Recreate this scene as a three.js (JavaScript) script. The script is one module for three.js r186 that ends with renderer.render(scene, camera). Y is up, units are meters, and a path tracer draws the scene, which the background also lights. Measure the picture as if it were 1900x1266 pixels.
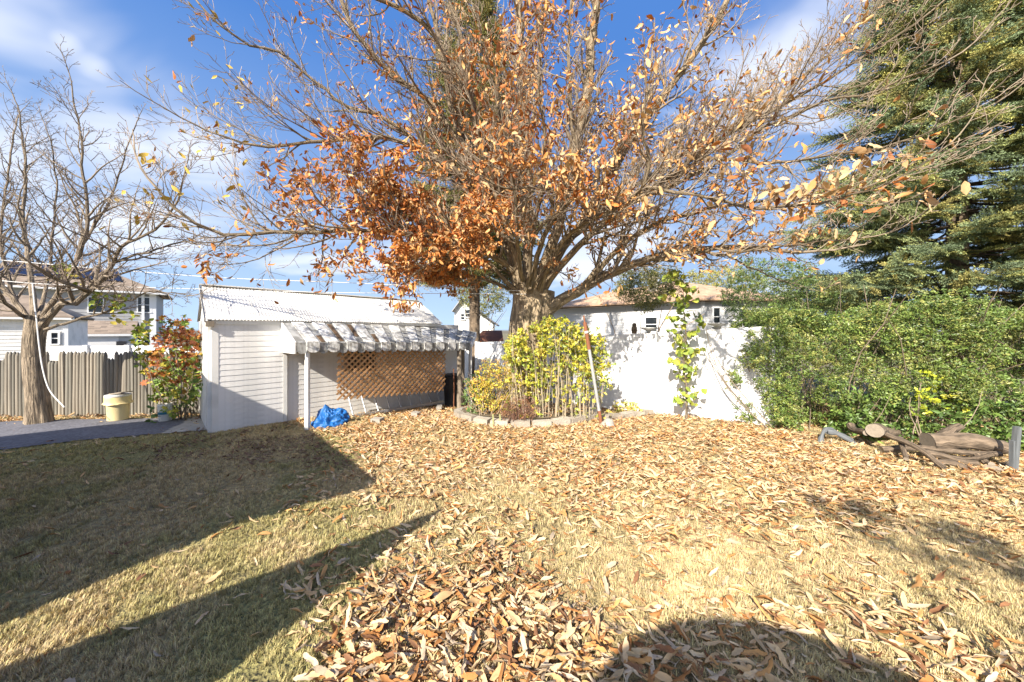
import * as THREE from 'three';
import { mergeGeometries } from 'three/addons/utils/BufferGeometryUtils.js';

// ---------- camera, sky, sun, exposure ----------
const F = 600, HOR = 613, EYE = 1.75;
const scene = new THREE.Scene();
const camera = new THREE.PerspectiveCamera(2 * Math.atan(633 / F) * 180 / Math.PI, 1900 / 1266, 0.1, 600);
camera.position.set(0, EYE, 0);
camera.lookAt(0, EYE, -10);
camera.setViewOffset(1900, 1266, 0, 20, 1900, 1266);
camera.updateProjectionMatrix();

const renderer = new THREE.WebGLRenderer({ antialias: true });
renderer.toneMapping = THREE.LinearToneMapping;
renderer.toneMappingExposure = 2.02;
renderer.shadowMap.enabled = true;

const SUN_AZ = 28 * Math.PI / 180, SUN_EL = 34.6 * Math.PI / 180;
const toSun = new THREE.Vector3(-Math.sin(SUN_AZ) * Math.cos(SUN_EL), Math.sin(SUN_EL), Math.cos(SUN_AZ) * Math.cos(SUN_EL));
const sun = new THREE.DirectionalLight(new THREE.Color().setRGB(1, 0.915, 0.79), 5);
sun.position.copy(toSun).multiplyScalar(60);
sun.castShadow = true;
sun.shadow.mapSize.set(4096, 4096);
sun.shadow.radius = 1;
Object.assign(sun.shadow.camera, { left: -30, right: 30, top: 30, bottom: -30, near: 1, far: 140 });
scene.add(sun, sun.target);

// ---------- noise, random ----------
function mulberry(a) { return () => { a |= 0; a = a + 0x6D2B79F5 | 0; let t = Math.imul(a ^ a >>> 15, 1 | a); t = t + Math.imul(t ^ t >>> 7, 61 | t) ^ t; return ((t ^ t >>> 14) >>> 0) / 4294967296; }; }
let rnd = mulberry(7);
const seed = (s) => { rnd = mulberry(s); };
const R = (a, b) => a + (b - a) * rnd();
const pick = (a) => a[Math.floor(rnd() * a.length)];
function h3(x, y, z) { let n = Math.imul(x, 374761393) + Math.imul(y, 668265263) + Math.imul(z, 1274126177) | 0; n = Math.imul(n ^ n >>> 13, 1274126177); return ((n ^ n >>> 16) >>> 0) / 4294967296; }
const sm = (t) => t * t * (3 - 2 * t);
function noise(x, y, z = 0, per = 0) {
  const X = Math.floor(x), Y = Math.floor(y), Z = Math.floor(z), fx = sm(x - X), fy = sm(y - Y), fz = sm(z - Z);
  const w = (i) => per ? ((i % per) + per) % per : i;
  const g = (i, j, k) => h3(w(X + i), w(Y + j), Z + k);
  const l = (a, b, t) => a + (b - a) * t;
  const pl = (k) => l(l(g(0, 0, k), g(1, 0, k), fx), l(g(0, 1, k), g(1, 1, k), fx), fy);
  return fz ? l(pl(0), pl(1), fz) : pl(0);
}
function fbm(x, y, z = 0, o = 4, per = 0) { let s = 0, a = 0.5, t = 0; for (let i = 0; i < o; i++) { s += a * noise(x, y, z + i * 17, per); t += a; a *= 0.5; x *= 2; y *= 2; z *= 2; per *= 2; } return s / t; }
const clamp = (x, a = 0, b = 1) => Math.min(b, Math.max(a, x));
const step = (a, b, x) => sm(clamp((x - a) / (b - a)));
const mix = (a, b, t) => a + (b - a) * t;
const mix3 = (a, b, t) => [mix(a[0], b[0], t), mix(a[1], b[1], t), mix(a[2], b[2], t)];

// sky: clear blue with thin autumn cloud
{
  const W = 1536, H = 768, data = new Float32Array(W * H * 4);
  const dirOf = (px, py) => new THREE.Vector3((px - 950) / F, -(py - HOR) / F, -1).normalize();
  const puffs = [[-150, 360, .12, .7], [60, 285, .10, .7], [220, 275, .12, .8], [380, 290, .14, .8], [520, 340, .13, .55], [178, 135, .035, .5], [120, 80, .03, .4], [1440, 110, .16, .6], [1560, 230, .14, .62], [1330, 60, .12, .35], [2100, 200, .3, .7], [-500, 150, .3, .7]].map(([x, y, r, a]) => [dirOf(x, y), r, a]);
  const d = new THREE.Vector3();
  for (let j = 0; j < H; j++) for (let i = 0; i < W; i++) {
    const el = ((j + 0.5) / H - 0.5) * Math.PI, az = ((i + 0.5) / W - 0.5) * 2 * Math.PI;
    d.set(Math.cos(el) * Math.cos(az), Math.sin(el), Math.cos(el) * Math.sin(az));
    const y = Math.max(d.y, 0);
    let c = mix3([0.52, 0.70, 0.92], [0.078, 0.215, 0.57], Math.pow(clamp(y * 1.6), 0.74));
    c = mix3(c, [3.1, 3.1, 3.1], .85 * Math.exp(-Math.pow(d.angleTo(toSun) / .40, 2)));  // broad glow around the sun, added out of view to lift the shadows
    c = mix3(c, [0.06, 0.17, 0.55], step(0.6, 1, y) * .5);
    if (d.y > 0) {
      const k = 1 / (d.y + 0.22), x2 = d.x * k, z2 = d.z * k;
      const wx = fbm(x2 * 1.3 + 9, z2 * 1.3, 3, 3) - .5, wz = fbm(x2 * 1.3, z2 * 1.3 + 5, 8, 3) - .5;
      const n = fbm(x2 * 1.6 + wx * 1.6 + 3, z2 * 3.2 + wz * 1.6 + 7, 1, 6);
      let cov = 0.22 * step(.6, .15, d.y) + (d.z > -.2 ? .35 : 0) * step(-.2, .5, d.z);  // second term: added cloud behind the camera, unseen, for shadow fill
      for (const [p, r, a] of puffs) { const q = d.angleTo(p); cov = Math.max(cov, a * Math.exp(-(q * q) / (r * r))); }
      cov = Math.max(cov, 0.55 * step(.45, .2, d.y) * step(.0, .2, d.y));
      const cl = clamp(step(0.72 - cov * 0.62, 1.0 - cov * 0.42, n) * 1.0);
      c = mix3(c, [0.86, 0.89, 0.97], cl * 0.82);
    }
    if (d.y < 0) c = [0.30, 0.27, 0.22];
    const o = (j * W + i) * 4;
    data[o] = c[0]; data[o + 1] = c[1]; data[o + 2] = c[2]; data[o + 3] = 1;
  }
  const t = new THREE.DataTexture(data, W, H, THREE.RGBAFormat, THREE.FloatType);
  t.mapping = THREE.EquirectangularReflectionMapping; t.magFilter = THREE.LinearFilter; t.minFilter = THREE.LinearFilter; t.needsUpdate = true;
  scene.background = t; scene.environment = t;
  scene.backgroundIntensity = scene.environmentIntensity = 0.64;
}

// ---------- textures and materials ----------
const s8 = (v) => Math.round(255 * clamp(v <= 0.0031308 ? v * 12.92 : 1.055 * Math.pow(v, 1 / 2.4) - 0.055));
function tex(n, fn, color = true) {
  const a = new Uint8Array(n * n * 4);
  for (let j = 0; j < n; j++) for (let i = 0; i < n; i++) {
    const c = fn(i / n, j / n), o = (j * n + i) * 4;
    if (color) { a[o] = s8(c[0]); a[o + 1] = s8(c[1]); a[o + 2] = s8(c[2]); } else a[o] = a[o + 1] = a[o + 2] = Math.round(255 * clamp(c));
    a[o + 3] = 255;
  }
  const t = new THREE.DataTexture(a, n, n); t.wrapS = t.wrapT = THREE.RepeatWrapping; t.magFilter = THREE.LinearFilter; t.minFilter = THREE.LinearMipmapLinearFilter;
  if (color) t.colorSpace = THREE.SRGBColorSpace;
  t.needsUpdate = true; return t;
}
function rep(t, u, v) { const c = t.clone(); c.repeat.set(u, v); c.needsUpdate = true; return c; }
const lin = (r, g, b) => new THREE.Color().setRGB(r, g, b);
const M = (r, g, b, o = {}) => new THREE.MeshStandardMaterial({ color: lin(r, g, b), roughness: 0.85, side: THREE.DoubleSide, ...o });

const tBark = tex(512, (u, v) => { const w = fbm(u * 6, v * 6, 2, 3, 6) * .9; const n = fbm(u * 16 + w, v * 5, 1, 5, 0); const m = fbm(u * 8, v * 8, 5, 5, 8); const f = clamp(.38 + 1.0 * (n - .3) + .5 * (m - .5)); return [f, f * .96, f * .9]; });
const tBarkH = tex(512, (u, v) => { const w = fbm(u * 6, v * 6, 2, 3, 6) * .9; return Math.abs(fbm(u * 16 + w, v * 4, 1, 5, 0) - .5) * 3; }, false);
const tDirt = tex(512, (u, v) => { const n = fbm(u * 4, v * 4, 1, 6, 4), s = fbm(u * 40, v * 3, 4, 4); const f = 1 - .16 * step(.5, .8, n) - .05 * step(.55, .8, s); return [f, f * .985, f * .955]; });
const tWood = tex(512, (u, v) => { const n = fbm(u * 48, v * 3, 1, 4), m = fbm(u * 5, v * 4, 4, 4); const f = .62 + .5 * (n - .5) + .55 * (m - .5); return [f, f * .97, f * .92]; });
const tGrain = tex(256, (u, v) => { const f = .8 + .4 * (fbm(u * 24, v * 24, 2, 4, 24) - .5) + .25 * (fbm(u * 5, v * 5, 6, 3, 5) - .5); return [f, f, f]; });
const tGrainH = tex(256, (u, v) => fbm(u * 20, v * 20, 3, 5, 20), false);
const tShingle = tex(512, (u, v) => { const row = Math.floor(v * 16), k = Math.floor(u * 10 + (row % 2) * .5 + h3(row, 3, 1)), f = .75 + .35 * (h3(k, row, 5) - .5) + .25 * (fbm(u * 60, v * 60, 2, 3, 60) - .5), e = (v * 16) % 1 < .1 ? .72 : 1; return [f * e, f * e * .97, f * e * .93]; });
const tStainShade = tex(512, (u, v) => { const n = fbm(u * 5, v * 5, 3, 6, 5), s = fbm(u * 28, v * 4, 1, 4), q = fbm(u * 16, v * 16, 7, 4, 16); let c = [.78, .78, .76]; c = mix3(c, [.36, .35, .32], .9 * step(.40, .66, .55 * n + .45 * q)); c = mix3(c, [.28, .26, .23], .6 * step(.46, .70, s)); return c; });  // grey awning stains, deepened so tree shade is painted in too
const tAsph = tex(512, (u, v) => { const f = .75 + .9 * (fbm(u * 90, v * 90, 1, 3, 90) - .5) + .3 * (fbm(u * 4, v * 4, 2, 4, 4) - .5); return [f, f, f * 1.02]; });
const tGround = tex(1024, (u, v) => { const n = fbm(u * 120, v * 120, 1, 3, 120), m = fbm(u * 14, v * 14, 4, 4, 14), f = .55 + 1.0 * (n - .35) + .3 * (m - .5); return [f, f, f * .95]; });
const tRust = tex(256, (u, v) => { const n = fbm(u * 8, v * 8, 1, 5, 8); return mix3([.32, .12, .05], [.14, .06, .04], n); });

const mat = {
  bark: M(.56, .45, .31, { map: tBark, bumpMap: tBarkH, bumpScale: .03, roughness: .95 }),
  barkPale: M(.50, .41, .31, { map: tBark, bumpMap: tBarkH, bumpScale: .02, roughness: .95 }),
  branch: M(.40, .33, .25, { map: rep(tBark, 1, 1), roughness: .9 }),
  twig: M(.33, .26, .19, { roughness: .9 }),
  twigLeft: M(.20, .155, .12, { roughness: .9 }),
  white: M(.78, .78, .77, { map: tDirt, roughness: .5 }),
  whiteClean: M(.8, .8, .8, { roughness: .45 }),
  siding: M(.80, .80, .80, { map: tDirt, roughness: .55 }),
  sidingFar: M(.62, .62, .62, { roughness: .6 }),
  sidingGrey: M(.36, .36, .37, { roughness: .6 }),
  roofWhite: M(.74, .73, .70, { map: tDirt, roughness: .6 }),
  awning: M(.92, .92, .92, { map: tStainShade, roughness: .7 }),
  awningGreyShade: M(.50, .50, .49, { map: tStainShade, roughness: .75 }),  // recessed pans: grey staining plus the shade of the recess put into the colour
  moss: M(.14, .085, .045, { map: tGrain, roughness: 1 }),
  shingle: M(.34, .27, .21, { map: tShingle, roughness: .95 }),
  shingleTan: M(.62, .42, .28, { map: tShingle, roughness: .95 }),
  shingleDark: M(.12, .10, .09, { map: tShingle, roughness: .95 }),
  glass: new THREE.MeshPhysicalMaterial({ color: lin(.02, .025, .03), roughness: .06, side: THREE.DoubleSide }),
  dark: M(.015, .015, .017),
  picket: [M(.37, .34, .29, { map: tWood }), M(.28, .265, .23, { map: tWood }), M(.42, .38, .32, { map: tWood }), M(.33, .315, .275, { map: tWood })],
  lattice: [M(.66, .37, .17, { map: tWood }), M(.74, .43, .21, { map: tWood }), M(.60, .34, .15, { map: tWood })],
  oldWood: M(.40, .34, .27, { map: tWood, roughness: .95 }),
  alu: M(.55, .55, .56, { metalness: .6, roughness: .45 }),
  tarp: M(.02, .17, .52, { roughness: .5, map: tGrain }),
  stone: [M(.52, .46, .37, { map: tGrain, bumpMap: tGrainH, bumpScale: .012, roughness: .95 }), M(.45, .39, .31, { map: tGrain, bumpMap: tGrainH, bumpScale: .012, roughness: .95 }), M(.58, .51, .41, { map: tGrain, bumpMap: tGrainH, bumpScale: .012, roughness: .95 })],
  concrete: M(.46, .42, .36, { map: tGrain, bumpMap: tGrainH, bumpScale: .008, roughness: .95 }),
  asphalt: M(.17, .17, .19, { map: tAsph, roughness: .9 }),
  rust: M(1, 1, 1, { map: tRust, roughness: .85 }),
  galv: M(.55, .55, .54, { map: tGrain, metalness: .3, roughness: .6 }),
  rope: M(.75, .74, .72),
  yellowPlastic: M(.78, .66, .36, { roughness: .5, map: tDirt }),
  whitePlastic: M(.78, .77, .73, { roughness: .5, map: tDirt }),
  logBark: M(.29, .225, .165, { map: tBark, bumpMap: tBarkH, bumpScale: .015, roughness: 1 }),
  logEnd: M(.36, .30, .23, { map: tGrain, roughness: 1 }),
  greyWood: M(.22, .245, .27, { map: tWood, roughness: .95 }),
  solar: M(.02, .025, .05, { roughness: .2 }),
  bin: M(.03, .03, .035, { roughness: .5 }),
  vc: M(1, 1, 1, { vertexColors: true, roughness: .8 }),
  vcGloss: M(1, 1, 1, { vertexColors: true, roughness: .45 }),
  needle: M(1, 1, 1, { vertexColors: true, roughness: .9 }),
};

// ---------- geometry helpers ----------
const V = (x, y, z) => new THREE.Vector3(x, y, z);
const at = (px, py, d) => V((px - 950) / F * d, EYE - (py - HOR) / F * d, -d);   // a point of the place from its sight line and distance
const pxOf = (x, y, z) => [950 + F * x / -z, HOR + F * (EYE - y) / -z];
function G(x, z) {                                                              // height of the ground: level lawn falling gently behind the shed
  let t = -z - 5.7, f = t < 0 ? 0 : t < 1 ? .5 * t * t : t - .5;
  if (f > 7) f = 7 + (1 - Math.exp(-(f - 7) / 3)) * 1.5;
  return -0.115 * f + .018 * (noise(x * 1.1, z * 1.1, 5) - .5);
}
class Geo {
  constructor() { this.p = []; this.u = []; this.c = []; this.i = []; }
  v(x, y, z, u = 0, w = 0, c) { this.p.push(x, y, z); this.u.push(u, w); if (c) this.c.push(c[0], c[1], c[2]); return this.p.length / 3 - 1; }
  tri(a, b, c) { this.i.push(a, b, c); }
  quad(a, b, c, d) { this.i.push(a, b, c, a, c, d); }
  tube(pts, rad, sides, vs = 1, cap = true) {
    const n = pts.length, t = V(), nn = V(), b = V(), up = V(0, 1, 0); let prev = null, len = 0, base = this.p.length / 3;
    for (let k = 0; k < n; k++) {
      t.subVectors(pts[Math.min(k + 1, n - 1)], pts[Math.max(k - 1, 0)]).normalize();
      if (!prev) { prev = V(); Math.abs(t.y) > .9 ? prev.set(1, 0, 0) : prev.copy(up); }
      nn.copy(prev).addScaledVector(t, -prev.dot(t)).normalize(); prev.copy(nn); b.crossVectors(t, nn);
      if (k) len += pts[k].distanceTo(pts[k - 1]);
      for (let s = 0; s <= sides; s++) { const a = s / sides * Math.PI * 2, c = Math.cos(a) * rad[k], q = Math.sin(a) * rad[k]; this.v(pts[k].x + nn.x * c + b.x * q, pts[k].y + nn.y * c + b.y * q, pts[k].z + nn.z * c + b.z * q, s / sides * Math.max(1, Math.round(rad[0] * 6)), len * vs); }
    }
    const m = sides + 1;
    for (let k = 0; k < n - 1; k++) for (let s = 0; s < sides; s++) { const a = base + k * m + s; this.quad(a, a + 1, a + m + 1, a + m); }
    if (cap) for (const k of [0, n - 1]) { const c = this.v(pts[k].x, pts[k].y, pts[k].z); for (let s = 0; s < sides; s++) this.tri(c, base + k * m + s, base + k * m + s + 1); }
  }
  build() {
    const g = new THREE.BufferGeometry();
    g.setAttribute('position', new THREE.Float32BufferAttribute(this.p, 3)); g.setAttribute('uv', new THREE.Float32BufferAttribute(this.u, 2));
    if (this.c.length) g.setAttribute('color', new THREE.Float32BufferAttribute(this.c, 3));
    g.setIndex(this.i); g.computeVertexNormals(); return g;
  }
}
const used = {};
const numbered = (n) => { used[n] = (used[n] ?? -1) + 1; return used[n] ? `${n}_${String(used[n]).padStart(3, '0')}` : n; };
function mesh(name, g, m, parent) {
  const o = new THREE.Mesh(g, m); o.castShadow = o.receiveShadow = true;
  if (parent) { o.name = name; parent.add(o); } else { o.name = numbered(name); scene.add(o); }
  return o;
}
function inst(name, g, m, mats, cols, parent) {
  const o = new THREE.InstancedMesh(g, m, mats.length); o.castShadow = o.receiveShadow = true;
  mats.forEach((q, i) => o.setMatrixAt(i, q)); if (cols) cols.forEach((c, i) => o.setColorAt(i, lin(...c)));
  if (parent) { o.name = name; parent.add(o); } else { o.name = numbered(name); scene.add(o); }
  return o;
}
function tag(o, label, category, group, kind) { Object.assign(o.userData, { label }); if (category) o.userData.category = category; if (group) o.userData.group = group; if (kind) o.userData.kind = kind; return o; }
function thing(name, label, category, pos, turn = 0, group) { const o = new THREE.Group(); o.name = numbered(name); scene.add(o); if (pos) o.position.copy(pos); o.rotation.y = turn; return tag(o, label, category, group); }
const stuff = (o) => { o.userData.kind = 'stuff'; return o; };
function box(w, h, d, x = 0, y = 0, z = 0) {                     // box with a small chamfer-free but metric uv
  const g = new THREE.BoxGeometry(w, h, d).translate(x, y, z), p = g.attributes.position, n = g.attributes.normal, u = g.attributes.uv;
  for (let i = 0; i < p.count; i++) { const ax = Math.abs(n.getX(i)) > .5, ay = Math.abs(n.getY(i)) > .5; u.setXY(i, (ax ? p.getZ(i) : p.getX(i)) * .7, (ay ? p.getZ(i) : p.getY(i)) * .7); }
  return g;
}
function hexa(c) {                                              // eight corners: 4 bottom (ccw) then 4 top
  const g = new Geo(); const f = (a, b, cc, d) => { const q = [a, b, cc, d].map((k) => c[k]); const w = q[0].distanceTo(q[1]), h = q[1].distanceTo(q[2]); const o = q[0].x + q[0].z; const i = q.map((p, k) => g.v(p.x, p.y, p.z, [0, w, w, 0][k] + o, [0, 0, h, h][k] + q[0].y)); g.quad(...i); };
  f(0, 1, 5, 4); f(1, 2, 6, 5); f(2, 3, 7, 6); f(3, 0, 4, 7); f(4, 5, 6, 7); f(3, 2, 1, 0);
  return g.build();
}
function rough(geo, amp, freq = 6) { const p = geo.attributes.position; for (let i = 0; i < p.count; i++) { const x = p.getX(i), y = p.getY(i), z = p.getZ(i); p.setXYZ(i, x + amp * (fbm(x * freq, y * freq, z * freq, 3) - .5), y + amp * (fbm(y * freq + 9, z * freq, x * freq, 3) - .5), z + amp * (fbm(z * freq + 4, x * freq, y * freq, 3) - .5)); } geo.computeVertexNormals(); return geo; }
const curve = (pts, n) => { const c = new THREE.CatmullRomCurve3(pts, false, 'centripetal'); return c.getSpacedPoints(n); };

// leaf: a small curled sheet along +x; append into a Geo
function leafInto(g, m, L, W, curl, bend, col, seg = 4, shape = 0, mid = 1) {
  const base = g.p.length / 3, p = V();
  for (let i = 0; i <= seg; i++) {
    const t = i / seg, w = W * (shape ? Math.pow(Math.sin(Math.PI * Math.pow(clamp(t, .0, 1), .6)), .8) : Math.pow(Math.sin(Math.PI * clamp(t * .96 + .02)), .75)) * .5 + (i === 0 || i === seg ? .0015 : 0);
    const a = t * bend, x = bend ? L * Math.sin(a) / bend : L * t, y0 = bend ? L * (1 - Math.cos(a)) / bend : 0;
    for (const s of [-1, 0, 1]) {
      const th = curl * (w / (W * .5 + 1e-6)), yy = s ? w * (1 - Math.cos(th)) / Math.max(.3, Math.abs(curl)) * Math.sign(curl || 1) : 0, zz = s * w * (Math.abs(curl) > .3 ? Math.sin(Math.min(Math.abs(th), 1.6)) / Math.max(.3, Math.abs(th)) : 1);
      const jt = (i && i < seg && s) ? L * (seg > 5 ? .055 : .08) : 0; p.set(x, y0 + yy + jt * (rnd() - .5) * 2, zz + jt * (rnd() - .5)).applyMatrix4(m);
      const k = s ? 1 : mid; g.v(p.x, p.y, p.z, t, s, [col[0] * k, col[1] * k, col[2] * k]);
    }
  }
  for (let i = 0; i < seg; i++) for (let s = 0; s < 2; s++) { const a = base + i * 3 + s; g.quad(a, a + 1, a + 4, a + 3); }
}
const TRS = (p, e, s = 1) => new THREE.Matrix4().compose(p, new THREE.Quaternion().setFromEuler(e), V(s, s, s));
const E = (x, y, z, o = 'YXZ') => new THREE.Euler(x, y, z, o);
const alongX = (dir, roll = 0) => { const q = new THREE.Quaternion().setFromUnitVectors(V(1, 0, 0), dir.clone().normalize()); return q.multiply(new THREE.Quaternion().setFromAxisAngle(V(1, 0, 0), roll)); };
// ---------- where leaves lie (metres of ground, found from the photograph's layout) ----------
const inPoly = (P, x, y) => { let c = false; for (let i = 0, j = P.length - 1; i < P.length; j = i++) if ((P[i][1] > y) !== (P[j][1] > y) && x < (P[j][0] - P[i][0]) * (y - P[i][1]) / (P[j][1] - P[i][1]) + P[i][0]) c = !c; return c; };
const CARPET = [[600, 800], [640, 775], [880, 755], [1120, 775], [1450, 790], [1560, 825], [1700, 850], [1900, 880], [2000, 920], [1900, 925], [1640, 930], [1500, 960], [1420, 1005], [1330, 1035], [1180, 1010], [1060, 965], [960, 900], [800, 858], [700, 850]];
const PILE = [[540, 1300], [600, 1200], [650, 1140], [720, 1072], [800, 1035], [950, 1040], [1040, 1100], [1130, 1150], [1190, 1300]];
const SHADE = [[1100, 1300], [1190, 1180], [1400, 1150], [1600, 1110], [1800, 1070], [1960, 1090], [2000, 1300]];
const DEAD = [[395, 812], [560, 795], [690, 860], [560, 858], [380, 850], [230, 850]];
const STRIP = [[-60, 790], [0, 783], [150, 776], [345, 770], [392, 780], [392, 755], [0, 764], [-60, 764]];
const BAND = [[1400, 1090], [1500, 1010], [1900, 960], [1950, 1090], [1600, 1120]];
function leafDensity(x, z) {
  let [px, py] = pxOf(x, 0, z);
  const j = 26 * (fbm(x * 2.2, z * 2.2, 3, 3) - .5); px += j * 5; py += j * 2.4;
  const n = fbm(x * 1.7, z * 1.7, 8, 3), m = fbm(x * 5, z * 5, 11, 2);
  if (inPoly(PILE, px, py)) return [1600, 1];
  if (inPoly(SHADE, px, py)) return [mix(110, 800, step(.38, .60, n * .6 + m * .4)), .5];
  if (inPoly(CARPET, px, py)) return [mix(420, 1050, step(.3, .6, n)), .35];
  if (inPoly(STRIP, px, py)) return [600, .3];
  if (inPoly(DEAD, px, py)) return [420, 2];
  if (inPoly(BAND, px, py)) return [mix(90, 420, step(.36, .6, n)), .2];
  if (px < 560) return [m > .62 ? 40 : 14, .1];
  return [mix(130, 620, step(.36, .64, n)), .2];
}

// ---------- ground ----------
{
  const g = new Geo(), xs = [], zs = [];
  for (let x = -14; x <= 14.01; x += .1) xs.push(x);
  for (const k of [18, 24, 34, 50, 80, 140, 250]) { xs.push(k); xs.unshift(-k); }
  for (let z = 1; z >= -15.01; z -= .1) zs.push(z);
  zs.unshift(200, 100, 50, 25, 12, 6, 3); for (const k of [-18, -24, -34, -50, -80, -140, -260]) zs.push(k);
  for (const z of zs) for (const x of xs) {
    const n = fbm(x * .8, z * .8, 2, 4), m = fbm(x * 3.1, z * 3.1, 4, 3);
    const green = step(.40, .62, n * .6 + m * .4) * (x < -.3 + .3 * z ? .8 : .3);
    let c = mix3([.48, .37, .18], [.30, .29, .10], green);
    c = mix3(c, [.20, .14, .08], .5 * step(.55, .75, m));
    if (z < -12) c = [.25, .22, .12];
    g.v(x, G(x, z), z, x * .55, z * .55, c);
  }
  const w = xs.length; for (let j = 0; j < zs.length - 1; j++) for (let i = 0; i < w - 1; i++) g.quad(j * w + i, j * w + i + 1, (j + 1) * w + i + 1, (j + 1) * w + i);
  const o = mesh('ground', g.build(), M(1, 1, 1, { vertexColors: true, map: tGround, bumpMap: tGround, bumpScale: .02, roughness: 1 })); o.userData.kind = 'structure';
  tag(o, 'straw coloured winter lawn falling away behind the shed', 0, 0, 'structure');
}
// sheets of paving that follow the ground, inside an outline [x, z]
function sheet(name, P, m, lift, label, grid = .12) {
  const g = new Geo(); let x0 = 1e9, x1 = -1e9, z0 = 1e9, z1 = -1e9; for (const [x, z] of P) { x0 = Math.min(x0, x); x1 = Math.max(x1, x); z0 = Math.min(z0, z); z1 = Math.max(z1, z); }
  const id = new Map(), vert = (i, j) => { const k = i * 10000 + j; if (!id.has(k)) { const x = x0 + i * grid, z = z0 + j * grid; id.set(k, g.v(x, G(x, z) + lift, z, x * .5, z * .5)); } return id.get(k); };
  for (let i = 0; x0 + i * grid < x1; i++) for (let j = 0; z0 + j * grid < z1; j++) if (inPoly(P, x0 + (i + .5) * grid, z0 + (j + .5) * grid)) g.quad(vert(i, j), vert(i + 1, j), vert(i + 1, j + 1), vert(i, j + 1));
  return tag(mesh(name, g.build(), m), label, 0, 0, 'structure');
}
const DRIVE = [[-15, -2.4], [-9.5, -4.05], [-7.39, -4.67], [-6.83, -5.12], [-6.2, -5.36], [-5.9, -5.45], [-6.2, -6.1], [-6.72, -6.66], [-7.7, -6.45], [-9.83, -6.2], [-15, -5.2]];
sheet('driveway', DRIVE, mat.asphalt, .016, 'dark asphalt driveway end running along the stockade fence', .06);
const SLAB = [[-5.9, -5.42], [-5.2, -5.62], [-5.16, -6.0], [-5.75, -6.75], [-6.70, -6.70], [-6.2, -6.1]];
sheet('concrete_pad', SLAB, mat.concrete, .02, 'worn concrete pad between driveway and shed corner', .06);

// ---------- grass ----------
{
  seed(11);
  const tuft = new Geo();
  for (let k = 0; k < 18; k++) {
    const a = R(0, 6.28), r = R(0, .03), h = R(.012, .034), lean = R(.2, 1.1), b = R(0, 6.28), x = Math.cos(a) * r, z = Math.sin(a) * r, w = R(.0008, .0015), t = R(.75, 1.2), c = [t, t * R(.92, 1.05), t * R(.8, 1.05)];
    const lx = Math.cos(b) * lean * h, lz = Math.sin(b) * lean * h, wx = -Math.sin(b) * w, wz = Math.cos(b) * w;
    const p = tuft.v(x - wx, 0, z - wz, 0, 0, c), q = tuft.v(x + wx, 0, z + wz, 0, 0, c), m1 = tuft.v(x + lx * .45 + wx, h * .7, z + lz * .45 + wz, 0, 0, c), m0 = tuft.v(x + lx * .45 - wx, h * .7, z + lz * .45 - wz, 0, 0, c), e = tuft.v(x + lx, h, z + lz, 0, 0, c);
    tuft.quad(p, q, m1, m0); tuft.tri(m0, m1, e);
  }
  const ms = [], cs = [];
  const q = V();
  for (const [d0, d1, per] of [[1.45, 2.6, 2300], [2.6, 4.2, 1250], [4.2, 6.6, 520]]) {
    const X = d1 * 1.66, n = Math.round((d1 - d0) * 2 * X * per);
    for (let k = 0; k < n; k++) {
      const x = R(-X, X), z = -R(d0, d1); if (Math.abs(x) > -z * 1.66 || inPoly(DRIVE, x, z) || inPoly(SLAB, x, z)) continue;
      const [den] = leafDensity(x, z); if (den > 600 && rnd() < .55) continue;
      const nn = fbm(x * .8, z * .8, 2, 4), mm = fbm(x * 3.1, z * 3.1, 4, 3), green = step(.42, .60, nn * .55 + mm * .45 + R(-.06, .06)) * (x < -.2 + .3 * z ? .7 : .2); if (fbm(x * 4.2, z * 4.2, 21, 3) < .36 && rnd() < .75) continue;
      let c = mix3([.60, .48, .28], [.38, .35, .14], green); const f = R(.7, 1.25); c = c.map((v) => v * f);
      ms.push(TRS(q.set(x, G(x, z), z), E(0, R(0, 6.28), 0), R(.55, 1.2) * mix(.6, 1.5, fbm(x * 3, z * 3, 31, 3)))); cs.push(c);
    }
  }
  tag(inst('grass', tuft.build(), M(1, 1, 1, { vertexColors: true, roughness: .9 }), ms, cs), 'short dry lawn grass, straw yellow with greener patches at left', 'grass', 0, 'stuff');
}

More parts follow.
